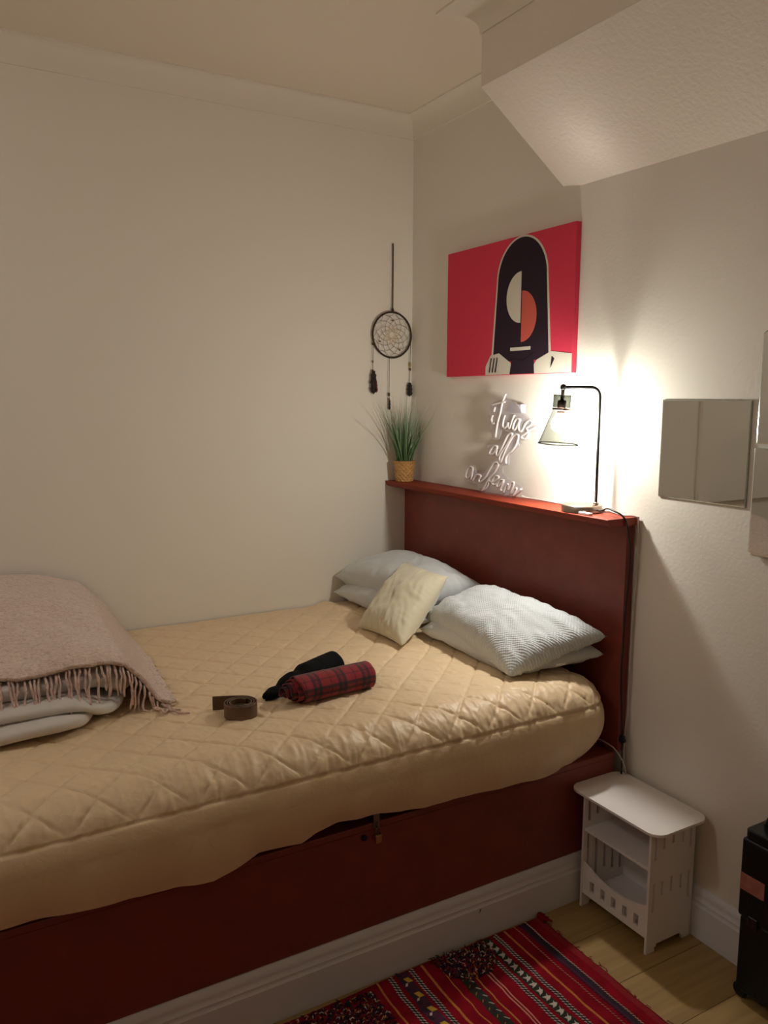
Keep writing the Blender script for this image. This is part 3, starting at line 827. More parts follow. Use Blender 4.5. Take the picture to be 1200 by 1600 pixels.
def grass_mat():
    m = bpy.data.materials.new('grass_blade'); m.use_nodes = True; nt = m.node_tree; b = nt.nodes['Principled BSDF']
    uv = nt.nodes.new('ShaderNodeUVMap'); sx = nt.nodes.new('ShaderNodeSeparateXYZ'); nt.links.new(uv.outputs[0], sx.inputs[0])
    r = nt.nodes.new('ShaderNodeValToRGB'); e = r.color_ramp.elements
    e[0].position = 0; e[0].color = (.045, .105, .030, 1); e[1].position = 1; e[1].color = (.42, .44, .36, 1)
    q = e.new(.55); q.color = (.12, .22, .095, 1); q = e.new(.8); q.color = (.28, .34, .22, 1)
    nt.links.new(sx.outputs[1], r.inputs[0]); nt.links.new(r.outputs[0], b.inputs['Base Color']); b.inputs['Roughness'].default_value = .55
    return m
v = []; f = []; uv = []
rnd = random.Random(3)
for i in range(120):
    a = rnd.uniform(0, 2*PI); r0 = .034*math.sqrt(rnd.random()); L = rnd.uniform(.18, .325); lean = rnd.uniform(.02, .48)*(.4+r0/.034)
    if rnd.random() < .15: lean *= 1.4
    ww = rnd.uniform(.0014, .0030); tw = rnd.uniform(0, PI); N = 7
    dx, dy = math.cos(a+rnd.uniform(-.5, .5)), math.sin(a+rnd.uniform(-.5, .5)); k = len(v)
    for j in range(N):
        t = j/(N-1); h = L*t*(1-.18*lean*t); o_ = L*lean*(.35*t+.65*t*t)
        x = px+r0*math.cos(a)+dx*o_; y = py+r0*math.sin(a)+dy*o_
        x = max(.006, x); y = min(-.005, y)
        wq = ww*(1-t**2.2)+.0002
        ca, sa = math.cos(tw), math.sin(tw)
        v += [(max(.003, x-ca*wq), min(-.003, y-sa*wq), SH+hB-.012+h), (max(.003, x+ca*wq), min(-.003, y+sa*wq), SH+hB-.012+h)]
        uv += [(0, t), (1, t)]
    for j in range(N-1): f.append((k+2*j, k+2*j+1, k+2*j+3, k+2*j+2))
o = obj('grass_blades', v, f, grass_mat(), pg, True, uvs=uv); o['kind'] = 'stuff'

# ------------------------------------------------------------------ script sign
STROKES = [
 ('letter', [(0.6662, 1.5624), (0.6597, 1.549), (0.661, 1.5371), (0.6691, 1.5301), (0.6785, 1.5336)]),
 ('letter_dot', [(0.6801, 1.5938), (0.6766, 1.5859), (0.6726, 1.5763)]),
 ('letter', [(0.7428, 1.6441), (0.7291, 1.6209), (0.7203, 1.6), (0.7121, 1.5712), (0.7012, 1.5448), (0.6914, 1.5102), (0.6856, 1.4782)]),
 ('letter_bar', [(0.6586, 1.6031), (0.698, 1.6087), (0.7398, 1.6137)]),
 ('letter', [(0.7405, 1.564), (0.7317, 1.5429), (0.7299, 1.5233), (0.7394, 1.5161), (0.7533, 1.5222), (0.7618, 1.538), (0.7616, 1.5225), (0.7692, 1.5166), (0.7793, 1.5313), (0.7882, 1.5521), (0.7973, 1.5662)]),
 ('letter', [(0.8299, 1.5501), (0.8123, 1.5527), (0.7984, 1.5409), (0.7895, 1.5183), (0.798, 1.5109), (0.812, 1.5216), (0.8292, 1.5496), (0.8229, 1.5276), (0.826, 1.5103), (0.8381, 1.5072), (0.8486, 1.5183)]),
 ('letter', [(0.8487, 1.5157), (0.8615, 1.5363), (0.8804, 1.5474), (0.8978, 1.5428), (0.8959, 1.5348), (0.8813, 1.5269), (0.8681, 1.5189), (0.8783, 1.5067), (0.8762, 1.4928), (0.862, 1.4804), (0.8443, 1.4813), (0.8419, 1.4901), (0.8612, 1.4985), (0.8914, 1.5147), (0.9324, 1.53)]),
 ('letter', [(0.7007, 1.4435), (0.6791, 1.4447), (0.6621, 1.4326), (0.6504, 1.4157), (0.6611, 1.4115), (0.6825, 1.4209), (0.6999, 1.4416), (0.6929, 1.4204), (0.6976, 1.4095), (0.7087, 1.4121)]),
 ('letter', [(0.7087, 1.4121), (0.7296, 1.4437), (0.7604, 1.4884), (0.7806, 1.4967), (0.7867, 1.4887), (0.7544, 1.4503), (0.727, 1.4235), (0.7142, 1.4018), (0.7213, 1.3819)]),
 ('letter', [(0.7213, 1.3819), (0.7469, 1.4289), (0.7842, 1.479), (0.8067, 1.4936), (0.8237, 1.4887), (0.8137, 1.4598), (0.7889, 1.4335), (0.7656, 1.4196), (0.753, 1.4018), (0.7538, 1.3816)]),
 ('letter', [(0.5453, 1.3498), (0.5245, 1.3522), (0.505, 1.3366), (0.4971, 1.3139), (0.5088, 1.3047), (0.5284, 1.3177), (0.5445, 1.347), (0.5395, 1.3248), (0.5336, 1.3018)]),
 ('letter', [(0.5423, 1.2976), (0.5586, 1.3152), (0.574, 1.3243), (0.598, 1.3219), (0.5857, 1.3065), (0.5924, 1.2966), (0.6121, 1.3077), (0.6322, 1.3243), (0.6569, 1.3551), (0.6806, 1.379), (0.7004, 1.382), (0.7076, 1.3729), (0.6862, 1.345), (0.6521, 1.3167), (0.6342, 1.2933), (0.6169, 1.2735), (0.6081, 1.2638)]),
 ('letter', [(0.6081, 1.2638), (0.6312, 1.2749), (0.6476, 1.2924), (0.6533, 1.306), (0.6657, 1.3049)]),
 ('letter', [(0.6686, 1.3003), (0.6985, 1.3154), (0.7127, 1.3269), (0.6954, 1.3297), (0.6767, 1.3162), (0.6711, 1.3016), (0.6828, 1.2941), (0.7008, 1.299)]),
 ('letter', [(0.7453, 1.3175), (0.7242, 1.3172), (0.705, 1.3021), (0.7012, 1.2899), (0.7166, 1.2924), (0.7429, 1.3152), (0.7311, 1.2928), (0.7239, 1.2798), (0.7359, 1.2772)]),
 ('letter', [(0.7413, 1.2682), (0.7563, 1.2947), (0.7667, 1.3052), (0.7728, 1.2994), (0.7693, 1.2833), (0.788, 1.3114), (0.8043, 1.3145), (0.8, 1.2994), (0.7864, 1.2692), (0.8085, 1.2908), (0.8205, 1.2936), (0.8146, 1.28), (0.8022, 1.264), (0.8268, 1.2781), (0.847, 1.2947)]),
]
PLATE1 = [(0.6381, 1.6045), (0.7293, 1.6248), (0.7952, 1.613), (0.8286, 1.5784), (0.8762, 1.5592), (0.934, 1.5359), (0.9199, 1.5156), (0.8788, 1.4991), (0.8702, 1.4747), (0.8249, 1.4752), (0.8, 1.4959), (0.717, 1.5083), (0.7014, 1.4707), (0.6626, 1.4689), (0.641, 1.5217)]
PLATE2 = [(0.6304, 1.4463), (0.702, 1.454), (0.738, 1.4950), (0.8000, 1.4950), (0.8218, 1.4536), (0.7666, 1.4142), (0.7639, 1.3773), (0.7264, 1.3719), (0.7274, 1.3454), (0.7661, 1.3222), (0.8401, 1.3029), (0.8486, 1.2908), (0.7975, 1.2568), (0.7265, 1.2565), (0.5894, 1.2560), (0.5654, 1.2848), (0.4797, 1.2938), (0.4733, 1.3488), (0.5421, 1.3596), (0.5639, 1.3306), (0.6096, 1.333), (0.6634, 1.3861), (0.6893, 1.3906), (0.6888, 1.4039), (0.6319, 1.403)]
sg = thing('script_sign', (.70, -.04, SH), 'unlit white neon-style script sign reading it was all a dream, standing on the shelf', 'sign')
TUBE = mat('silicone_tube', (.66, .62, .62), .4, spec=.4)
ACR = thin_clear('clear_acrylic', (.95, .94, .96), .08, .08, body=.20, bodycol=(.78, .74, .80))
for nme, s in STROKES:
    P = catmull([(x, -.046, z) for x, z in s], 5)
    G().tube(P, .0040, 8).build(nme, TUBE, sg, True)
for pl_ in (PLATE1, PLATE2):
    bm = bmesh.new()
    vs = [bm.verts.new((x, -.0415, z)) for x, z in pl_]; fc = bm.faces.new(vs)
    ex_ = bmesh.ops.extrude_face_region(bm, geom=[fc])
    bmesh.ops.translate(bm, vec=(0, .004, 0), verts=[q for q in ex_['geom'] if isinstance(q, bmesh.types.BMVert)])
    from_bm('acrylic_backing', bm, ACR, sg)
PB = mat('lilac_box', (.46, .42, .46), .5)
o = G().box(.752, .822, -.0370, -.012, 1.572, 1.606).build('power_box', PB, sg); bevel_obj(o, .003)

# ------------------------------------------------------------------ desk lamp
LX, LY = 1.190, -.070                # base centre
PXp, PYp = 1.229, -.046              # pole foot
BUX, BUY, BUZ = 1.153, -.145, 1.545  # bulb centre
lamp = thing('desk_lamp', (LX, LY, SH), 'lit desk lamp with bent black pole and clear glass cone shade on the shelf', 'lamp')
BRUSH = mat('brushed_nickel', (.40, .30, .25), .30, 1.0)
G().lathe([(.064, 0), (.067, .002), (.067, .020), (.0655, .0225), (.063, .024), (.0001, .024)], (LX, LY, SH+.0005), 56, cap0=True).build('lamp_base', BRUSH, lamp, True)
smooth_angle([c for c in lamp.children if c.name.startswith('lamp_base')][0], 35)
top_z_ = 1.664
jx, jy = BUX+.006, BUY+.004          # joint above the shade
d = Vector((jx-PXp, jy-PYp, 0)); dl = d.length; d.normalize()
P = [Vector((PXp, PYp, SH+.020)), Vector((PXp, PYp, SH+.2)), Vector((PXp, PYp, top_z_-.030))]
for i in range(1, 8):
    a = PI/2*i/7; P.append(Vector((PXp, PYp, top_z_-.030)) + d*.030*(1-math.cos(a)) + Vector((0, 0, .030*math.sin(a))))
P.append(Vector((jx, jy, top_z_)))
G().tube(P, .0052, 12).build('pole', BLACKM, lamp, True)
G().lathe([(.0062, 0), (.0085, .001), (.0085, .008), (.0062, .010)], (PXp, PYp, SH+.024), 20).build('pole_collar', BRUSH, lamp, True)
# tilt of the head: leaves the joint leaning a little
axis_dir = (Vector((BUX, BUY, BUZ)) - Vector((jx, jy, top_z_))).normalized()     # points down
zax = -axis_dir; xax = Vector((1, 0, 0)); xax = (xax - zax*xax.dot(zax)).normalized(); yax = zax.cross(xax)
AX = Matrix((xax, yax, zax)).transposed()
J = Vector((jx, jy, top_z_))
def along(h): return J + axis_dir*h
G().lathe([(.0001, -.0105), (.006, -.0088), (.0098, -.004), (.0105, 0), (.0098, .004), (.006, .0088), (.0001, .0105)], J, 18, Matrix(((0, 0, 1), (0, 1, 0), (-1, 0, 0)))).build('joint', BLACKM, lamp, True)
G().tube([along(.002), along(.052)], .0062, 12).build('stem', mat('stem_nickel', (.20, .16, .14), .35, 1.0), lamp, True)
G().lathe([(.0062, -.042), (.0125, -.043), (.0135, -.046), (.0135, -.068), (.0125, -.072), (.0001, -.072)], J, 28, AX).build('socket', mat('dark_bronze', (.09, .065, .055), .4, .9), lamp, True)
G().lathe([(.0290, -.068), (.0296, -.069), (.0296, -.0735), (.0290, -.0745), (.0272, -.0745), (.0272, -.068), (.0290, -.068)], J, 36, AX).build('shade_ring', mat('ring_bronze', (.16, .12, .10), .35, .9), lamp, True)
g = G()
for k in range(3):
    a = 2*PI*k/3 + .4; g.tube([J + AX @ Vector((.012*math.cos(a), .012*math.sin(a), -.070)), J + AX @ Vector((.028*math.cos(a), .028*math.sin(a), -.071))], .0020, 6)
g.build('ring_spokes', mat('ring_bronze', (.16, .12, .10), .35, .9), lamp, True)
GL = thin_clear('lamp_glass', (.56, .575, .555), .004, .03, body=.0, bodycol=(.8, .82, .78))
GLR = thin_clear('lamp_glass_rim', (.30, .31, .29), .004, .05, body=.0015, bodycol=(.75, .77, .73))
cup = [(.0285, -.066), (.0285, -.026), (.0275, -.026), (.0275, -.066)]
o = G().lathe(cup, J, 36, AX).build('glass_collar', GL, lamp, True)
G().tube([J + AX @ Vector((.028*math.cos(a), .028*math.sin(a), -.026)) for a in [2*PI*i/36 for i in range(36)]], .0010, 6, closed=True).build('collar_lip', GLR, lamp, True)
SHADE_L = .110
cone = [(.0275, -.075), (.0290, -.080), (.0640, -.075-SHADE_L)]
o = G().lathe(cone, J, 64, AX).build('shade', GL, lamp, True); o['label'] = 'clear glass cone shade'
G().tube([J + AX @ Vector((.0643*math.cos(a), .0643*math.sin(a), -.075-SHADE_L)) for a in [2*PI*i/72 for i in range(72)]], .0021, 8, closed=True).build('shade_rim', GLR, lamp, True)
# bulb: a real emitter
em = bpy.data.materials.new('bulb_glow'); em.use_nodes = True; nt = em.node_tree; nt.nodes.clear()
oo = nt.nodes.new('ShaderNodeOutputMaterial'); e_ = nt.nodes.new('ShaderNodeEmission'); e_.inputs[0].default_value = (*BULB_COLOR, 1); e_.inputs[1].default_value = BULB_STRENGTH
nt.links.new(e_.outputs[0], oo.inputs[0])
bh = (Vector((BUX, BUY, BUZ))-J).length
BR_ = .029
prof = [(.0001, -bh-BR_)]
for i in range(1, 9):
    a = -PI/2 + PI*.84*i/8; prof.append((BR_*math.cos(a), -bh+BR_*math.sin(a)))
prof += [(.0115, -bh+.034), (.0115, -.075)]
G().lathe(prof[:-1], J, 16, AX).build('bulb', em, lamp, True)
G().lathe([(.0118, -bh+.034), (.0122, -bh+.036), (.0122, -.072)], J, 20, AX).build('bulb_cap', BRUSH, lamp, True)

# ------------------------------------------------------------------ cords
lc = G().tube(catmull([(1.258, -.062, SH+.010), (1.275, -.062, SH+.013), (1.310, -.075, SH+.024), (1.345, -.080, SH+.020), (1.372, -.072, SH+.008), (1.3815, -.060, SH-.020),
                       (1.3765, -.036, 1.15), (1.374, -.034, 1.06), (1.368, -.036, .94), (1.366, -.036, .84), (1.364, -.037, .745), (1.370, -.036, .64), (1.378, -.034, .525), (1.379, -.032, .42), (1.378, -.030, .20), (1.378, -.030, .03)], 6), .0030, 8).build('lamp_cord', mat('cord_black', (.015, .012, .012), .5), None, True, origin=(1.378, -.03, .03))
tag(lc, 'black lamp cord running over the shelf end and down the headboard edge', 'cord')
wc = thing('sign_cable', (1.372, -.012, .1), 'white cable from the sign running along the shelf and down beside the headboard', 'cable')
WCAB = mat('cable_white', (.52, .46, .43), .5)
G().tube(catmull([(.835, -.034, SH+.012), (.85, -.020, SH+.006), (.88, -.010, SH+.005), (.98, -.008, SH+.003), (1.10, -.010, SH+.003), (1.18, -.0065, SH+.003), (1.26, -.010, SH+.004), (1.315, -.030, SH+.004), (1.345, -.036, SH+.004),
                 (1.376, -.020, SH+.003), (1.3815, -.012, SH-.02), (1.378, -.008, 1.1), (1.375, -.008, 1.02), (1.372, -.008, .85), (1.372, -.009, .634), (1.366, -.010, .52), (1.3655, -.010, .40), (1.366, -.012, .25), (1.368, -.014, .18)], 6), .0024, 8).build('wire', WCAB, wc, True)
g = G().box(1.235, 1.285, -.128, -.112, SH+.0005, SH+.009)
o = g.build('inline_switch', mat('switch_grey', (.62, .63, .64), .4), wc); bevel_obj(o, .002)
sc_ = G().tube(catmull([(1.25, -.052, .482), (1.30, -.050, .492), (1.345, -.046, .486), (1.368, -.042, .472), (1.384, -.030, .44), (1.3905, -.022, .400), (1.392, -.020, .33), (1.392, -.020, .2)], 6), .0022, 8).build('thin_cable', WCAB, None, True, origin=(1.39, -.02, .2))
tag(sc_, 'thin pale cable coming from behind the mattress corner down past the bed base', 'cable')
kt = []
for i in range(40):
    a = 2*PI*i/40; kt.append((1.379+.010*math.cos(a), -.034-.004*math.sin(2*a), .523+.012*math.sin(a)))
g = G().tube(kt, .0036, 6, closed=True)
g.tube([(1.369, -.036, .512), (1.379, -.042, .524), (1.390, -.034, .534)], .0036, 6)
tag(g.build('cable_tie', mat('tie_black', (.012, .010, .012), .6), None, True, origin=(1.379, -.034, .51)), 'black tie knotted round the cords above the white side table', 'cable tie')

# ------------------------------------------------------------------ white side table
TW = mat('white_board', (.80, .76, .74), .55, bump=.04, bscale=60, spec=.35)
TX0, TX1, TY0, TY1, TZ = 1.395, 1.672, -.212, -.022, .400
tb = thing('side_table', ((TX0+TX1)/2, (TY0+TY1)/2, 0), 'small white slotted side table with rounded top standing beside the bed base', 'side table')
def rrect(x0, x1, y0, y1, r, n=8):
    P = []
    for cx, cyy, a0 in ((x1-r, y0+r, -PI/2), (x1-r, y1-r, 0), (x0+r, y1-r, PI/2), (x0+r, y0+r, PI)):
        for k in range(n+1):
            a = a0+PI/2*k/n; P.append((cx+r*math.cos(a), cyy+r*math.sin(a)))
    return P
P = rrect(1.352, 1.716, -.240, -.012, .042)
o = G().prism(P, lambda x, y: (x, y, TZ-.009), lambda x, y: (x, y, TZ)).build('table_top', TW, tb); bevel_obj(o, .0015)
def cut_panel(name, us, vs, holes, place, th, vmap=None):
    """board in the (u, v) plane with rectangular cut-outs; place(u, v, w) -> world"""
    U = sorted(set([round(x, 5) for x in us] + [round(x, 5) for h in holes for x in h[:2]])); V = sorted(set([round(x, 5) for x in vs] + [round(x, 5) for h in holes for x in h[2:]]))
    bm = bmesh.new(); vt = {}
    def vert(i, j):
        if (i, j) not in vt:
            u, vq = U[i], V[j]
            if vmap: vq = vmap(u, vq)
            vt[(i, j)] = bm.verts.new(place(u, vq, 0))
        return vt[(i, j)]
    for i in range(len(U)-1):
        for j in range(len(V)-1):
            cu_, cvv = (U[i]+U[i+1])/2, (V[j]+V[j+1])/2
            if any(a < cu_ < b and c < cvv < d_ for a, b, c, d_ in holes): continue
            bm.faces.new([vert(i, j), vert(i+1, j), vert(i+1, j+1), vert(i, j+1)])
    r_ = bmesh.ops.extrude_face_region(bm, geom=list(bm.faces))
    dv_ = Vector(place(0, 0, th)) - Vector(place(0, 0, 0))
    bmesh.ops.translate(bm, vec=dv_, verts=[q for q in r_['geom'] if isinstance(q, bmesh.types.BMVert)])
    bm.verts.index_update()
    return from_bm(name, bm, TW, tb)
def slots(xs_, rows_, wdt): return [(x-wdt/2, x+wdt/2, a, b) for x, (a, b) in zip(xs_, rows_)]
dep = TY1-TY0
side_h = [(x-.0045, x+.0045, a, b) for x, a, b in ((.020, .295, .382), (.055, .320, .370), (.094, .330, .357), (.136, .320, .370), (.170, .295, .382),
                                                      (.020, .130, .220), (.055, .172, .217), (.094, .175, .223), (.136, .172, .217), (.170, .130, .220))]
arch_feet = [(.045, dep-.045, -.001, .012)]
left_h = [(x-.0055, x+.0055, a, b) for x, a, b in ((.022, .290, .382), (.058, .305, .375), (.095, .320, .365), (.132, .305, .375), (.168, .290, .382),
                                                      (.022, .105, .245), (.058, .080, .245), (.095, .110, .245), (.132, .095, .245), (.168, .085, .245))]
for nme, xx, hl in (('side_panel', TX0, left_h), ('side_panel', TX1-.008, side_h)):
    cut_panel(nme, [0, .05, dep-.05, dep], [0, .02, TZ-.0095], hl + [(.035, dep-.035, 0, .014), (.042, dep-.042, .014, .022)], lambda u, v_, w_, xx=xx: (xx+w_, TY0+u, v_), .008)
wd = TX1-TX0-.016
bh_ = []
cut_panel('back_panel', [0, wd], [.045, TZ-.0095], bh_, lambda u, v_, w_: (TX0+.008+u, TY1-.006+w_, v_), .006)
G().box(TX0+.0085, TX1-.0085, TY0+.002, TY1-.0065, .262, .270).build('middle_shelf', TW, tb)
G().box(TX0+.0085, TX1-.0085, TY0+.010, TY1-.0065, .048, .056).build('bottom_shelf', TW, tb)
cut_panel('front_panel', [wd*i/18 for i in range(19)], [.048, .118, .150],
          [(wd*(.12+.175*i), wd*(.12+.175*i)+.019, .068, .104) for i in range(5)], lambda u, v_, w_: (TX0+.008+u, TY0+.002+w_, v_), .008,
          vmap=lambda u, v_: v_ if v_ < .12 else (.124 + .030*abs(2*u/wd-1)**2.0))

# ------------------------------------------------------------------ rug
rug = thing('rug', (1.75, -1.2, 0), 'red flat-woven striped wool rug with embroidered bands lying along the bed', 'rug')
RX0, RX1, RY0, RY1 = 1.382, 2.35, -2.3, -.372
RUGM = mat('rug_red_wool', (.25, .006, .016), .95, bump=.8, bscale=230, bdist=.004, var=.22, vscale=20, spec=.1)
def wob(x, y0): return y0 + .005*nz(x*5, y0*7, 2) + .0025*nz(x*17, y0*9, 5)
nxr, nyr = 60, 110; v = []
for j in range(nyr):
    yb_ = lerp(RY0, RY1, j/(nyr-1))
    for i in range(nxr):
        x = lerp(RX0 + .006*nz(yb_*6, 1, 0) + .012*sstep(-.8, -1.3, yb_), RX1, i/(nxr-1))
        v.append((x, wob(x, yb_), .0052 + .0012*nz(x*12, yb_*14, 3)))
n0 = len(v); v += [(p[0], p[1], .0006) for p in v]
f = grid_faces(nxr, nyr) + [tuple(q+n0 for q in fc[::-1]) for fc in grid_faces(nxr, nyr)]
for i in range(nxr-1):
    f += [(i, i+n0, i+1+n0, i+1), ((nyr-1)*nxr+i, (nyr-1)*nxr+i+1, (nyr-1)*nxr+i+1+n0, (nyr-1)*nxr+i+n0)]
for j in range(nyr-1):
    f += [(j*nxr, (j+1)*nxr, (j+1)*nxr+n0, j*nxr+n0), (j*nxr+nxr-1, j*nxr+nxr-1+n0, (j+1)*nxr+nxr-1+n0, (j+1)*nxr+nxr-1)]
obj('woven_ground', v, f, RUGM, rug, True)
YC = {'orange': mat('yarn_orange', (.58, .20, .045), .85, bump=.5, bscale=300), 'gold': mat('yarn_gold', (.50, .24, .05), .85, bump=.5, bscale=300),
      'pink': mat('yarn_pink', (.60, .27, .20), .85), 'white': mat('yarn_white', (.55, .50, .44), .9), 'dark': mat('yarn_dark', (.022, .012, .022), .9),
      'green': mat('yarn_green', (.016, .024, .014), .9), 'purple': mat('yarn_purple', (.060, .012, .035), .9), 'yellow': mat('yarn_yellow', (.55, .34, .03), .85),
      'scarlet': mat('yarn_scarlet', (.30, .010, .014), .9, bump=.8, bscale=230)}
def strip(name, y0, wdt, c, z=.0066, x0=RX0+.004, x1=RX1-.005, wv=1.0, seed=0):
    N = 70; v = []; f = []
    for i in range(N):
        x = lerp(x0, x1, i/(N-1)); y = wob(x, y0) + wv*.0022*nz(x*24+seed, y0*3, 8); zz = z + .0012*nz(x*12, y0*14, 3)
        h = wdt/2*(1+.18*nz(x*30, y0, 4))
        v += [(x, y-h, zz-.0016), (x, y-h*.5, zz), (x, y+h*.5, zz), (x, y+h, zz-.0016)]
    for i in range(N-1):
        for k in range(3): f.append((i*4+k, i*4+k+1, i*4+4+k+1, i*4+4+k))
    return obj(name, v, f, YC[c], rug, True)
def dashes(y0, c, pitch=.0105, ln=.0068, wdt=.0042, phase=0, z=.0078, name='stitches', x0=RX0+.006, skew=.002):
    g = G(); x = x0 + phase
    while x < RX1-.01:
        y = wob(x, y0) + .0008*math.sin(x*50); zz = z + .0012*nz(x*12, y0*14, 3)
        l = ln*(1+.25*nz(x*90, y0, 1)); q = skew*(1+.5*nz(x*60, y0, 3))
        g.add([(x-l/2, y-wdt/2-q, zz-.0012), (x+l/2, y-wdt/2+q, zz-.0012), (x+l/2, y+wdt/2+q, zz-.0012), (x-l/2, y+wdt/2-q, zz-.0012), (x-l*.3, y-q*.6, zz+.0006), (x+l*.3, y+q*.6, zz+.0006)],
              [(0, 1, 5, 4), (1, 2, 5), (2, 3, 4, 5), (3, 0, 4)])
        x += pitch
    o = g.build(name, YC[c], rug); o['kind'] = 'stuff'; return o
def chain(y0):
    strip('dark_band', y0, .016, 'dark', .0062)
    dashes(y0+.0045, 'white', phase=0); dashes(y0-.0045, 'white', phase=.005)
strip('border_band', RY1-.013, .022, 'scarlet', .0064)
strip('dark_band', -.442, .024, 'dark', .0064); strip('purple_band', -.449, .010, 'purple', .0069)
dashes(-.4300, 'white', wdt=.0026, ln=.0075, pitch=.0092); dashes(-.455, 'purple', wdt=.005)
dashes(-.474, 'pink', wdt=.0026, ln=.007, pitch=.0095)
strip('orange_stripe', -.512, .0075, 'orange')
chain(-.551)
strip('dark_band', -.5855, .032, 'green', .0063)
g = G(); x = RX0+.03; rr_ = random.Random(5)
while x < RX1-.03:      # white zigzag motifs on the dark band
    y = wob(x, -.586); z = .0074
    P = [(-.013, .008), (-.004, .002), (-.006, -.010), (.003, -.004), (.012, -.010), (.009, .002), (.002, .011), (-.004, .006)]
    P = [(a*(1+.2*rr_.uniform(-1, 1)), b*(1+.2*rr_.uniform(-1, 1))) for a, b in P]
    g.prism(P, lambda a, b: (x+a, y+b, z-.001), lambda a, b: (x+a, y+b, z+.0012)); x += .028
o = g.build('white_motifs', YC['white'], rug); o['kind'] = 'stuff'
chain(-.617)
strip('pink_stripe', -.662, .0045, 'pink'); strip('pink_stripe', -.672, .0045, 'pink', seed=3); 
strip('gold_stripe', -.708, .0050, 'gold', wv=1.8)
strip('dark_band', -.737, .034, 'green', .0063)
dashes(-.728, 'white', pitch=.031, ln=.012, wdt=.004, skew=.004); dashes(-.744, 'gold', pitch=.031, ln=.009, wdt=.004, phase=.014, skew=-.004); dashes(-.738, 'purple', pitch=.022, ln=.010, wdt=.006)
strip('orange_stripe', -.775, .0045, 'orange', wv=1.8)
strip('orange_stripe', -.817, .0080, 'orange')
chain(-.853)
strip('dark_band', -.886, .044, 'purple', .0063)
dashes(-.880, 'yellow', pitch=.062, ln=.020, wdt=.016, skew=.003, phase=.03); dashes(-.893, 'white', pitch=.062, ln=.010, wdt=.008, skew=-.003, phase=.045); dashes(-.898, 'dark', pitch=.03, ln=.016, wdt=.009)
chain(-.924)
strip('orange_stripe', -.964, .0065, 'orange')
for yq, c in ((-1.30, 'orange'), (-1.42, 'dark'), (-1.55, 'gold'), (-1.70, 'dark'), (-1.85, 'orange'), (-2.0, 'purple'), (-2.15, 'orange')): strip(c+'_stripe' if c in ('orange', 'gold') else 'dark_band', yq, .010 if c in ('orange', 'gold') else .03, c)
# shaggy tufts
def tufts(name, x0, x1, y0, y1, N, seed, shape=None):
    rr = random.Random(seed); gs = {}
    for i in range(N):
        x = rr.uniform(x0, x1); y = rr.uniform(y0, y1)
        if shape and not shape(x, y): continue
        c = rr.choices(['dark', 'purple', 'scarlet', 'white', 'green', 'pink', 'gold'], [5, 4, 5, 1.6, 3, .9, .8])[0]
        a = rr.uniform(0, 2*PI); L = rr.uniform(.008, .017); hgt = rr.uniform(.003, .009)
        P = [(x, y, .005), (x+math.cos(a)*L*.5, y+math.sin(a)*L*.5, .006+hgt), (x+math.cos(a)*L, y+math.sin(a)*L, .006+hgt*.3)]
        gs.setdefault(c, G()).tube(P, [.0022, .0017, .0011], 5)
    for c, g in gs.items():
        o = g.build(name, YC[c], rug, True); o['kind'] = 'stuff'
tufts('tufts', RX0+.006, 1.505, -.775, -.600, 900, 1, lambda x, y: ((x-1.395)/.115)**2 + ((y+.69)/.10)**2 < 1.05)
tufts('tufts', RX0+.022, 1.80, -1.255, -.992, 3000, 2)
# frayed selvedge threads
g = G(); rr_ = random.Random(9)
for i in range(46):
    x = rr_.uniform(RX0, RX1-.02); y = wob(x, RY1); L = rr_.uniform(.004, .016)
    g.tube([(x, y-.004, .005), (x+rr_.uniform(-.006, .006), y+L*.5, .005), (x+rr_.uniform(-.012, .012), y+L, .0022)], [.0014, .0012, .0008], 5)
o = g.build('frayed_threads', YC['scarlet'], rug); o['kind'] = 'stuff'
g = G()
for i in range(9):
    g.tube([(1.384+.004*i, -.380, .006), (1.380+.004*i, -.372-.001*i, .016), (1.378+.006*i, -.360+.002*(i % 3), .012), (1.374+.006*i, -.356, .004)], [.003, .003, .0025, .0015], 6)
o = g.build('corner_tassel', RUGM, rug, True)

# ------------------------------------------------------------------ black upright case at the right
KX0, KX1, KY0, KY1 = 1.905, 2.20, -.135, -.018
BP = mat('black_plastic', (.006, .008, .008), .42, bump=.15, bscale=150, spec=.3); BPG = mat('black_gloss', (.010, .014, .014), .2, spec=.5)
kc = thing('black_case', ((KX0+KX1)/2, (KY0+KY1)/2, 0), 'tall black plastic case with a salmon sticker standing by the right wall', 'case')
o = G().box(KX0+.006, KX1, KY0+.004, KY1, .030, .245).build('lower_body', BP, kc); bevel_obj(o, .006, 3)
o = G().box(KX0, KX1+.004, KY0, KY1+.001, .246, .470).build('upper_body', BP, kc); bevel_obj(o, .008, 3)
P = rrect(KX0+.004, KX1, KY0+.004, KY1, .014)
o = G().prism(P, lambda x, y: (x, y, .4705), lambda x, y: (x, y, .496)).build('cap', BPG, kc); bevel_obj(o, .005, 3)
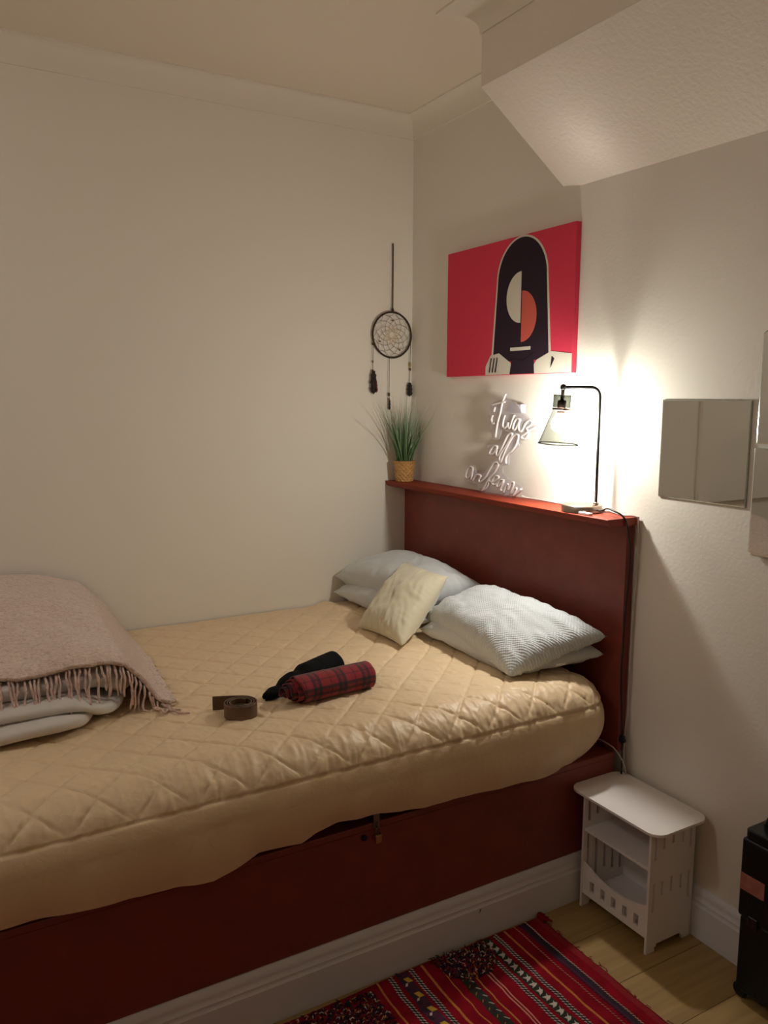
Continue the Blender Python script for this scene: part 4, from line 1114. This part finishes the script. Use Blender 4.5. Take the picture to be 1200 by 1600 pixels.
hpnts = [(KX0+.03, -.075, .494), (KX0+.035, -.075, .514), (KX0+.06, -.075, .523), (KX1-.06, -.075, .523), (KX1-.035, -.075, .514), (KX1-.03, -.075, .494)]
G().tube(catmull(hpnts, 4), .008, 10).build('handle', BPG, kc, True)
o = G().box(KX0+.004, KX0+.075, KY0-.0012, KY0-.0002, .325, .372).build('sticker', mat('salmon_label', (.36, .13, .10), .6, var=.15, vscale=40), kc); o['label'] = 'faded salmon sticker'
for yy in (KY0+.025, KY1-.025):
    G().lathe([(.0001, -.010), (.018, -.010), (.021, -.007), (.021, .007), (.018, .010), (.0001, .010)], (KX0+.012, yy, .0213), 22, Matrix(((1, 0, 0), (0, 0, 1), (0, -1, 0)))).build('wheel', BP, kc, True)
for xx in (KX1-.035,):
    for yy in (KY0+.025, KY1-.025):
        G().lathe([(.010, .0003), (.011, .002), (.011, .031)], (xx, yy, 0), 14, cap0=True).build('foot', BP, kc, True)
for xx in (KX0+.05, KX1-.05):
    o = G().box(xx-.014, xx+.014, KY0-.006, KY0+.001, .232, .262).build('latch', BPG, kc); bevel_obj(o, .002)

# ------------------------------------------------------------------ added fill lamp on the ceiling, out of view, lightens the shadows
cl = thing('fill_lamp', (1.35, -2.80, H), 'added flush opal fill lamp on the ceiling, out of view', 'lamp')
G().lathe([(.185, 0), (.185, -.018), (.178, -.022), (.0001, -.022)], (1.35, -2.80, H-.0005), 40).build('fill_plate', mat('plate_white', (.7, .7, .68), .5), cl, True)
ce = bpy.data.materials.new('fill_glow'); ce.use_nodes = True; nt = ce.node_tree; nt.nodes.clear()
oo = nt.nodes.new('ShaderNodeOutputMaterial'); e_ = nt.nodes.new('ShaderNodeEmission'); e_.inputs[0].default_value = (*FILL_LAMP_COLOR, 1); e_.inputs[1].default_value = FILL_LAMP_STRENGTH
nt.links.new(e_.outputs[0], oo.inputs[0])
G().lathe([(.165, -.0225), (.164, -.045), (.150, -.068), (.115, -.086), (.06, -.095), (.0001, -.097)], (1.35, -2.80, H), 24).build('fill_diffuser', ce, cl, True)
